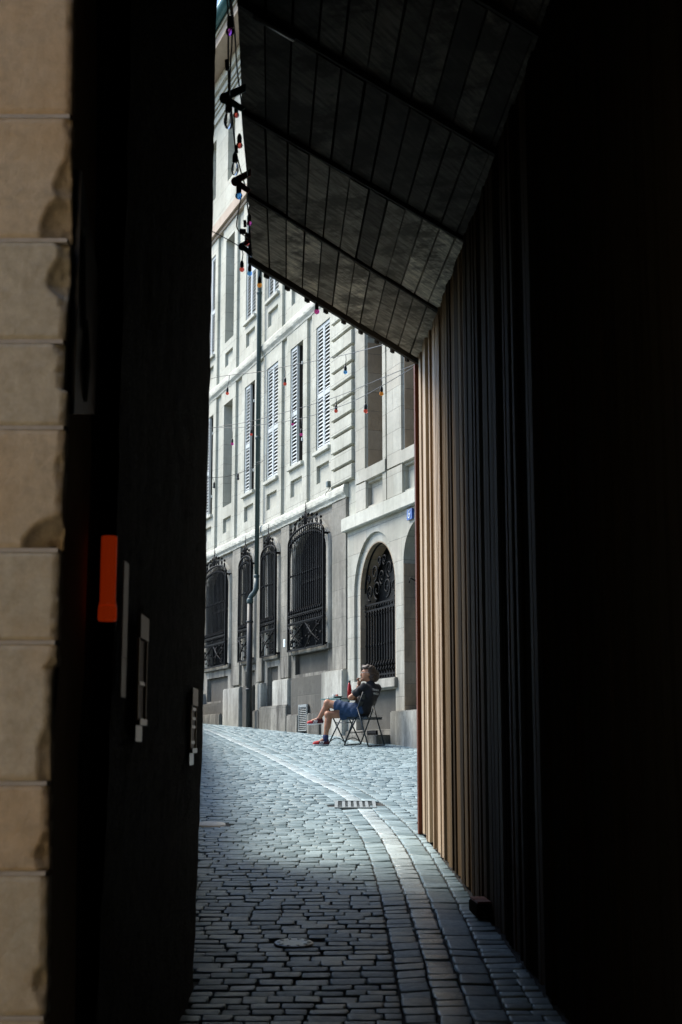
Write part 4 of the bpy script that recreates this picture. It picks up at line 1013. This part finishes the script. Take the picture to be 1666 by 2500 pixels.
pe = thing('person', 'person in dark t-shirt, blue shorts and red striped shoes sitting cross-legged, hand at the mouth', 'person', (PX, PY, PZ))
def skinmat():
    q = N('skin'); c = q.ramp(q.noise(14, None, 4), [(.3, (.30, .135, .072)), (.7, (.39, .185, .105))]); q.b.inputs['Subsurface Weight'].default_value = .08; q.b.inputs['Subsurface Radius'].default_value = (.02, .008, .004)
    return q.fin(c, .5, 0, .4)
SK = skinmat()
HAIR = simple('brown_hair', (.014, .008, .005), (.06, .032, .016), 30, .5, .6, .006, stretch=(1, 1, .5))
SHIRT = simple('navy_black_cotton', (.004, .0045, .007), (.007, .008, .012), 30, .9, .3, .004)
SHORTS = simple('blue_cotton', (.008, .027, .07), (.016, .046, .11), 30, .85, .3, .004)
REDS = simple('red_suede', (.36, .010, .012), (.46, .016, .016), 30, .7); DKRED = simple('dark_red_suede', (.05, .004, .008), (.085, .006, .012), 30, .7)
WHITE = simple('white_rubber', (.68, .68, .66), (.78, .78, .76), 20, .6); NAVY = simple('navy_sock', (.015, .022, .07), (.03, .04, .11), 40, .95)

hipL = (.075, -.075, .525); hipR = (.135, .075, .515)
kneeL = (-.375, .075, .655); kneeR = (-.365, .035, .475)
ankL = (-.520, .135, .405); ankR = (-.412, .005, .105 + gnd(0))
shL = (.185, -.145, .895); shR = (.395, .135, .893); neck = (.295, .0, .955); head = (.252, -.005, 1.115)
elL = (-.02, -.150, .735); elR = (.075, .150, .750); wrR = (.098, .045, .912); wrL = (.115, .085, .715)
S = SDF((-.75, -.30, -.02), (.62, .32, 1.30), .0068)
# torso core under the shirt
S.cap((.12, 0, .55), (.23, 0, .78), .105, .12, 0); S.cap((.25, -.07, .82), (.31, .07, .84), .095, .095, .04)
S.cap(neck, (.262, -.002, 1.03), .052, .050, .03)
# legs
for hp, kn, an in ((hipL, kneeL, ankL), (hipR, kneeR, ankR)):
    S.cap(hp, kn, .088, .056, .03)
    kv, av = Vector(kn), Vector(an); calf = kv.lerp(av, .32); back = Vector((.014, 0, -.004)) if kn is kneeR else Vector((.016, 0, -.012))
    S.cap(kn, an, .050, .033, .02); S.cap(calf + back - (av - kv) * .10, calf + back + (av - kv) * .14, .047, .042, .03)
    S.ell((kn[0] - .012, kn[1], kn[2] + .004), (.048, .05, .052), 0, .03)
# feet inside the shoes
S.cap(ankR, (-.50, .0, .055 + gnd(0)), .035, .032, .02); S.cap(ankL, (-.62, .14, .375), .035, .03, .02)
# arms
S.cap(shL, elL, .052, .040, .03); S.cap(elL, wrL, .038, .026, .02); S.cap(shR, elR, .052, .040, .03); S.cap(elR, wrR, .038, .026, .02)
# right hand: palm, five fingers curled towards the mouth
pm_ = (.100, .012, .965)
S.ell((.112, .018, .968), (.030, .022, .045), .3, .015)
for i, (dy, dz, L) in enumerate(((-.026, .012, .9), (-.010, .016, 1.0), (.008, .012, .95), (.024, .004, .8))):
    a = (.098 + .004 * i, .010 + dy * .9, .996 + dz * .6); b = (.080 + .006 * i, -.006 + dy, 1.020 + dz * .5); c_ = (.104 + .004 * i, -.020 + dy * .9, 1.036 + dz * .4 * L); d_ = (.128, -.018 + dy * .7, 1.026 + dz * .3)
    S.cap(a, b, .0098, .0090, .004); S.cap(b, c_, .0090, .0083, .002); S.cap(c_, d_, .0083, .0072, .002)
S.cap((.132, .012, .975), (.146, -.010, 1.000), .0115, .0098, .006); S.cap((.146, -.010, 1.000), (.147, -.022, 1.018), .0096, .0082, .003)
# left hand tucked under the right elbow
S.ell((.145, .10, .712), (.042, .026, .020), .5, .012)
for i in range(4): S.cap((.165, .092 + .016 * i, .716), (.205, .112 + .014 * i, .722), .0088, .0078, .004)
S.cap((.145, .080, .722), (.170, .075, .738), .0098, .0085, .005)
# head: skull, face, jaw, nose, ear
hx, hy, hz = head; fw = -1
S.ell((hx + .016, hy, hz + .022), (.098, .076, .098), 0, .02); S.ell((hx - .035, hy, hz - .035), (.062, .060, .088), 0, .03, .12)
S.cap((hx - .070, hy, hz - .092), (hx - .082, hy, hz - .098), .024, .022, .02)                       # chin
S.cap((hx - .088, hy, hz + .018), (hx - .112, hy, hz - .022), .010, .0135, .012); S.ell((hx - .107, hy, hz - .028), (.014, .015, .010), 0, .008)   # nose
S.cap((hx - .092, hy - .016, hz - .056), (hx - .092, hy + .016, hz - .056), .009, .009, .006); S.cap((hx - .090, hy - .013, hz - .068), (hx - .090, hy + .013, hz - .068), .0095, .0095, .006)  # lips
S.cap((hx - .085, hy - .030, hz + .028), (hx - .085, hy + .030, hz + .028), .012, .012, .014)         # brow
for s_ in (-1, 1): S.ell((hx + .008, hy + s_ * .074, hz - .012), (.022, .012, .034), 0, .008, .2)
body_o = S.mesh('body', SK, pe)
# eyes
mb = MB()
for s_ in (-1, 1): mb.lathe([(.002, -.010), (.009, -.005), (.0105, 0), (.009, .005), (.002, .010)], (hx - .083, hy + s_ * .030, hz + .010), 10)
mb.build('eye', WHITE, pe)
# shirt
S = SDF((-.12, -.30, .46), (.62, .34, 1.06), .008)
S.cap((.13, 0, .52), (.23, 0, .76), .135, .135, 0); S.cap((.10, -.05, .54), (.16, .05, .54), .125, .125, .05)
S.cap((.245, -.085, .80), (.325, .085, .82), .112, .112, .05); S.cap((.22, -.10, .885), (.375, .105, .895), .062, .062, .05)
S.cap((.295, 0, .93), (.285, 0, .972), .070, .060, .03)
for a, b in ((shL, elL), (shR, elR)):
    m_ = Vector(a).lerp(Vector(b), .60); S.cap(a, m_, .066, .061, .03)
xx_, yy_, zz_ = np.meshgrid(*S.ax, indexing='ij')
S.d += (.004 * np.sin(38 * zz_ + 9 * xx_ + 5 * np.sin(17 * yy_)) + .003 * np.sin(61 * xx_ - 30 * yy_ + 22 * zz_)).astype(np.float32) * 1.0
shirt_sdf = S
S.mesh('shirt', SHIRT, pe)
def trace_y(x, z, y0=-.30):
    y = y0
    for _ in range(80):
        i = [int(round((v - shirt_sdf.lo[k]) / shirt_sdf.c)) for k, v in enumerate((x, y, z))]
        if any(i[k] < 0 or i[k] >= shirt_sdf.n[k] for k in range(3)): return None
        dd = shirt_sdf.d[tuple(i)]
        if dd < .004: return y
        y += max(.002, dd * .5)
    return None
# shorts
S = SDF((-.36, -.24, .36), (.30, .24, .72), .008)
S.cap((.085, -.05, .54), (.16, .05, .54), .128, .128, 0)
for hp, kn, f_ in ((hipL, kneeL, .74), (hipR, kneeR, .66)):
    m_ = Vector(hp).lerp(Vector(kn), f_); S.cap(hp, m_, .108, .094, .03)
    e_ = (Vector(kn) - Vector(hp)).normalized()
    X, Y_, Z = np.meshgrid(*S.ax, indexing='ij')
    pl_ = (X - m_.x) * e_.x + (Y_ - m_.y) * e_.y + (Z - m_.z) * e_.z
    near_leg = (X < m_.x + .12) & ((Z > .545) if hp is hipL else (Z <= .545))
    S.d = np.where(near_leg, np.maximum(S.d, pl_.astype(np.float32)), S.d)
S.d += (.005 * np.sin(46 * X + 20 * Z + 3 * np.sin(20 * Y_)) + .003 * np.sin(70 * X - 40 * Z)).astype(np.float32)
S.mesh('shorts', SHORTS, pe)
# hair: cap plus wavy gathered bulk at the back
S = SDF((.05, -.18, .93), (.52, .18, 1.29), .006)
S.ell((hx + .024, hy, hz + .030), (.104, .086, .105), 0, 0)
X, Y_, Z = np.meshgrid(*S.ax, indexing='ij')
facecut = np.maximum(-(X - (hx - .030) + (Z - hz) * -.55), (Z - (hz + .062)))       # clear the face below the hairline
S.d = np.maximum(S.d, np.where((X < hx + .0) & (Z < hz + .085), .02 - (X - (hx - .085)) * .0 + 0 * X, -1).astype(np.float32))
S.d = np.maximum(S.d, np.where((X < hx + .03) & (Z < hz - .02), .02, -1).astype(np.float32))
S.ell((hx - .01, hy, hz + .085), (.088, .076, .042), 0, .02, -.25)
for (a, b, c_, r_) in ((.085, 0, .0, .075), (.110, .01, -.045, .068), (.075, -.02, -.065, .060), (.130, .0, -.015, .045), (.055, -.045, -.045, .045), (.06, .05, -.05, .045), (.095, 0, -.095, .046), (.045, -.055, .01, .035), (.10, -.03, -.10, .04), (.12, .02, -.085, .045), (.07, -.05, -.085, .036)):
    S.ell((hx + a, hy + b, hz + c_), (r_, r_ * .95, r_ * .9), 0, .02)
S.d += (.007 * np.sin(75 * X + 30 * np.sin(19 * Z) + 40 * Y_) * np.sin(64 * Z + 30 * Y_)).astype(np.float32)
S.mesh('hair', HAIR, pe)
# glasses
mb = MB()
for s_ in (-1, 1):
    cxx = Vector((hx - .106, hy + s_ * .033, hz + .008)); mb.tube([cxx + Vector((.004 * abs(math.cos(a)), .024 * math.cos(a), .018 * math.sin(a))) for a in [2 * math.pi * i / 14 for i in range(14)]], .0022, 5, closed=True)
    mb.tube([cxx + Vector((.004, s_ * .024, .004)), Vector((hx - .05, hy + s_ * .074, hz + .012)), Vector((hx + .015, hy + s_ * .084, hz + .008))], .0022, 5)
mb.tube([(hx - .108, hy - .010, hz + .012), (hx - .108, hy + .010, hz + .012)], .0022, 5)
mb.build('glasses', M['lid'], pe)
# shoes
def shoe(heel, toe, up, nm_):
    heel, toe, up = Vector(heel), Vector(toe), Vector(up).normalized(); ax = (toe - heel).normalized(); up = (up - ax * up.dot(ax)).normalized(); sd_ = ax.cross(up); L = (toe - heel).length
    P = lambda l, s_, h: heel + ax * l + sd_ * s_ + up * h
    lo = np.minimum(np.array(heel), np.array(toe)) - .10; hi = np.maximum(np.array(heel), np.array(toe)) + .14
    S = SDF(lo, hi, .0055)
    S.cap(P(.035, 0, .048), P(.10, 0, .052), .036, .038, 0); S.cap(P(.10, 0, .052), P(L - .045, .004, .034), .040, .030, .02); S.cap(P(.14, 0, .040), P(L - .035, .006, .028), .037, .030, .02); S.cap(P(.045, 0, .05), P(.05, 0, .085), .034, .036, .02)
    X, Y_, Z = np.meshgrid(*S.ax, indexing='ij'); q = [X - heel.x, Y_ - heel.y, Z - heel.z]
    l_ = sum(a * b for a, b in zip(q, ax)); h_ = sum(a * b for a, b in zip(q, up)); s2 = sum(a * b for a, b in zip(q, sd_))
    upper = np.maximum(np.maximum(S.d, .016 - h_), h_ - .098).astype(np.float32)
    front = np.maximum(upper, (.170 - l_)).astype(np.float32)
    so = S.mesh('shoe', DKRED, pe, upper)
    S.mesh('toe_cap', REDS, so, (front - .0012).astype(np.float32))
    S.mesh('sole', WHITE, so, np.maximum(np.maximum(S.d - .004, h_ - .022), -.001 - h_).astype(np.float32))
    band = np.full(X.shape, 1., np.float32)
    for k in range(3):
        c0_ = .100 + k * .022; band = np.minimum(band, np.abs(l_ - c0_ - (h_ - .05) * .55 * -1) - .0058)
    S.mesh('stripe', WHITE, so, np.maximum(np.maximum(np.maximum(S.d - .0025, band), .022 - h_), np.maximum(h_ - .072, .010 - np.abs(s2))).astype(np.float32))
    S.mesh('heel_tab', WHITE, so, np.maximum(np.maximum(S.d - .002, l_ - .016), np.abs(h_ - .075) - .014).astype(np.float32))
shoe((-.345, .005, .0 + gnd(0)), (-.612, -.005, .0 + gnd(0)), (0, 0, 1), 'R')
shoe((-.440, .135, .330), (-.705, .145, .318), (-.05, 0, 1), 'L')
mb = MB(); a, b = Vector(ankR), Vector(kneeR); mb.tube([a + Vector((0, 0, -.04)), a, a.lerp(b, .07), a.lerp(b, .16)], [.050, .047, .0455, .044], 14); mb.build('sock', NAVY, pe)
mb = MB(); a, b = Vector(ankL), Vector(kneeL); mb.tube([a + Vector((.005, 0, -.03)), a, a.lerp(b, .07)], [.048, .045, .043], 14); mb.build('sock', DKRED, pe)
# lettering across the upper back
def lettering(txt, x0, z0, size, rise):
    fc = bpy.data.curves.new('lettering', 'FONT'); fc.body = txt; fc.size = size; fc.resolution_u = 2
    fo = bpy.data.objects.new('lettering', fc); col.objects.link(fo)
    dg_ = bpy.context.evaluated_depsgraph_get(); me = bpy.data.meshes.new_from_object(fo.evaluated_get(dg_)); bpy.data.objects.remove(fo)
    bm = bmesh.new(); bm.from_mesh(me); bmesh.ops.subdivide_edges(bm, edges=[e for e in bm.edges if e.calc_length() > .012], cuts=1); bm.to_mesh(me); bm.free()
    for v in me.vertices:
        x = x0 + v.co.x * .66; z = z0 + v.co.y + v.co.x * rise
        y = trace_y(x, z); v.co = Vector((x, (y if y is not None else .1) - .006, z))
    me.materials.append(WHITE); o = bpy.data.objects.new('lettering', me); col.objects.link(o); o.parent = pe
lettering('TEHAN', .318, .845, .046, -.04); lettering('/ANDE', .326, .785, .046, -.04)

# ------------------------------------------------------------------ folding chair
CHM = simple('dark_green_painted_metal', (.010, .016, .018), (.022, .032, .036), 20, .4)
ch = thing('folding_chair', 'dark metal folding bistro chair under the seated person', 'chair', (PX, PY, PZ))
fwd = Vector((-.79, .62, 0)); wd_ = Vector((.62, .79, 0))
def fz(p): return Vector((p.x, p.y, gnd(p.y)))
FL = fz(Vector((-.117, -.02, 0))); FR = fz(FL + wd_ * .413); RL = fz(FL - fwd * .46); RR = fz(RL + wd_ * .413)
for F_, R_ in ((FL, RL), (FR, RR)):
    top_ = F_ - fwd * .367 + Vector((0, 0, .82)); jn = F_.lerp(top_, .70)
    m_ = MB(); m_.tube([F_ + Vector((0, 0, .012)), top_], .0115, 8); m_.build('back_upright', CHM, ch)
    m_ = MB(); m_.tube([R_ + Vector((0, 0, .012)), jn], .0115, 8); m_.build('rear_leg', CHM, ch)
m_ = MB(); m_.tube([FL + Vector((0, 0, .012)), FR + Vector((0, 0, .012))], .010, 8); m_.tube([FL.lerp(RL, .2) * 1.0 + Vector((0, 0, .20)), FR.lerp(RR, .2) + Vector((0, 0, .20))], .008, 6); m_.build('floor_rail', CHM, ch)
m_ = MB(); m_.tube([RL + Vector((0, 0, .012)), RR + Vector((0, 0, .012))], .010, 8); m_.build('floor_rail', CHM, ch)
sc_ = (FL + FR + RL + RR) / 4; m_ = MB()
Ms = Matrix(((fwd.x, wd_.x, 0, sc_.x), (fwd.y, wd_.y, 0, sc_.y), (0, 0, 1, 0), (0, 0, 0, 1)))
for k in range(6): m_.box(-.20 + k * .068, -.20 + k * .068 + .056, -.20, .20, .425, .440, .004, Ms)
for s_ in (-.19, .175): m_.box(-.20, .20, s_, s_ + .015, .402, .424, 0, Ms)
m_.build('seat', CHM, ch)
for za, zb_ in ((.60, .67), (.71, .79)):
    m_ = MB(); A = [F_ - fwd * (.367 * z / .82) + Vector((0, 0, z)) for z in (za, zb_) for F_ in (FL, FR)]; of = -fwd * .014
    m_.add([A[0], A[1], A[3], A[2]] + [p + of for p in (A[0], A[1], A[3], A[2])], [(0, 1, 2, 3), (4, 7, 6, 5), (0, 4, 5, 1), (1, 5, 6, 2), (2, 6, 7, 3), (3, 7, 4, 0)]); m_.build('backrest', CHM, ch)

# ------------------------------------------------------------------ table and what stands on it
tx, ty = PX - .11, PY + .52; tz = gz(ty); top_z = PZ + .742
ta = thing('bistro_table', 'small dark green folding table beside the seated person', 'table', (tx, ty, tz), R(38))
TPM = simple('green_painted_table_top', (.10, .20, .185), (.15, .26, .24), 12, .35)
hT = top_z - tz
m_ = MB(); m_.box(-.29, .29, -.26, .26, hT - .020, hT, .006); m_.build('table_top', TPM, ta)
for s_ in (-.20, .20):
    for q in (1, -1):
        m_ = MB(); m_.tube([(-q * .24, s_ + q * .012, hT - .021), (q * .17, s_ + q * .012, .01)], .0115, 8); m_.build('leg', CHM, ta)
    m_ = MB(); m_.tube([(-.17 + .34 * i / 10, s_, .015 + .075 * math.sin(math.pi * i / 10)) for i in range(11)], .008, 6); m_.build('foot_brace', CHM, ta)
m_ = MB(); m_.tube([(-.02, -.20, .33), (-.02, .20, .33)], .008, 6); m_.build('cross_bar', CHM, ta)
def onT(rx, dy): return (PX + (rx - 840) * .00106, ty + dy, top_z + .0015)
bo = thing('water_bottle', 'tall red metal bottle with a steel cap on the table', 'bottle', onT(806, -.20))
m_ = MB(); m_.lathe([(.030, 0), (.033, .006), (.0335, .14), (.029, .185), (.019, .225), (.0165, .235)], n=20); m_.build('body', simple('red_lacquered_steel', (.30, .010, .012), (.40, .018, .018), 10, .25, metal=.4), bo)
m_ = MB(); m_.lathe([(.017, .236), (.0185, .240), (.0185, .270), (.015, .277)], n=16); m_.build('cap', STEEL, bo)
gl = N('drinking_glass'); gl.b.inputs['Transmission Weight'].default_value = .95; gl.b.inputs['IOR'].default_value = 1.2; gl.fin((.92, .97, .96), .03)
m_ = MB(); m_.lathe([(.024, 0), (.026, .004), (.031, .09), (.0325, .135), (.0305, .135), (.029, .09), (.023, .010)], n=20)
o = tag(m_.build('tumbler', gl.m), 'clear glass tumbler on the table beside the red bottle', 'glass'); o.location = onT(870, -.10)
pa = thing('plate', 'dark shallow dish holding breakfast pieces on the table', 'plate', onT(632, -.14))
m_ = MB(); m_.lathe([(.045, 0), (.05, .003), (.075, .022), (.083, .030), (.079, .030), (.07, .022), (.045, .007)], n=28); m_.build('dish', simple('dark_glazed_ceramic', (.02, .03, .035), (.04, .05, .055), 9, .2), pa)
m_ = MB(); m_.lathe([(.079, .0305), (.0835, .031), (.0835, .0335), (.079, .0335)], n=28); m_.build('rim', WHITE, pa)
cu = thing('white_cup', 'small white cup behind the dark dish on the table', 'cup', onT(578, .04))
m_ = MB(); m_.lathe([(.018, 0), (.020, .004), (.026, .058), (.0275, .066), (.025, .066), (.022, .02)], n=18); m_.build('bowl', WHITE, cu)
m_ = MB(); m_.tube([(-.024, 0, .05), (-.040, 0, .045), (-.040, 0, .024), (-.021, 0, .018)], .004, 6); m_.build('handle', WHITE, cu)
ja = thing('jam_jar', 'small orange red jam jar beside the white cup', 'jar', onT(622, .02))
m_ = MB(); m_.lathe([(.018, 0), (.020, .004), (.020, .045), (.017, .052)], n=16); m_.build('glass', simple('orange_jam', (.55, .10, .02), (.7, .16, .04), 20, .25), ja)
m_ = MB(); m_.lathe([(.018, .0525), (.0185, .055), (.0185, .064), (.016, .066)], n=16); m_.build('lid', REDS, ja)
m_ = MB()
nn_ = 10
for i in range(nn_ + 1):
    for j in range(5): m_.v.append((-.055 + .11 * i / nn_, -.045 + .09 * j / 4, .004 + .012 * abs(math.sin(i * .9 + j * .4)) * (1 - i / nn_ * .6)))
for i in range(nn_):
    for j in range(4): m_.f.append((i * 5 + j, (i + 1) * 5 + j, (i + 1) * 5 + j + 1, i * 5 + j + 1)); m_.sm.append(True)
o = tag(m_.build('paper_napkin', simple('pale_paper', (.60, .64, .62), (.70, .74, .72), 12, .9)), 'crumpled pale paper napkin at the left end of the table', 'napkin'); o.location = onT(525, -.10)
sm_ = o.modifiers.new('thickness', 'SOLIDIFY'); sm_.thickness = .0015
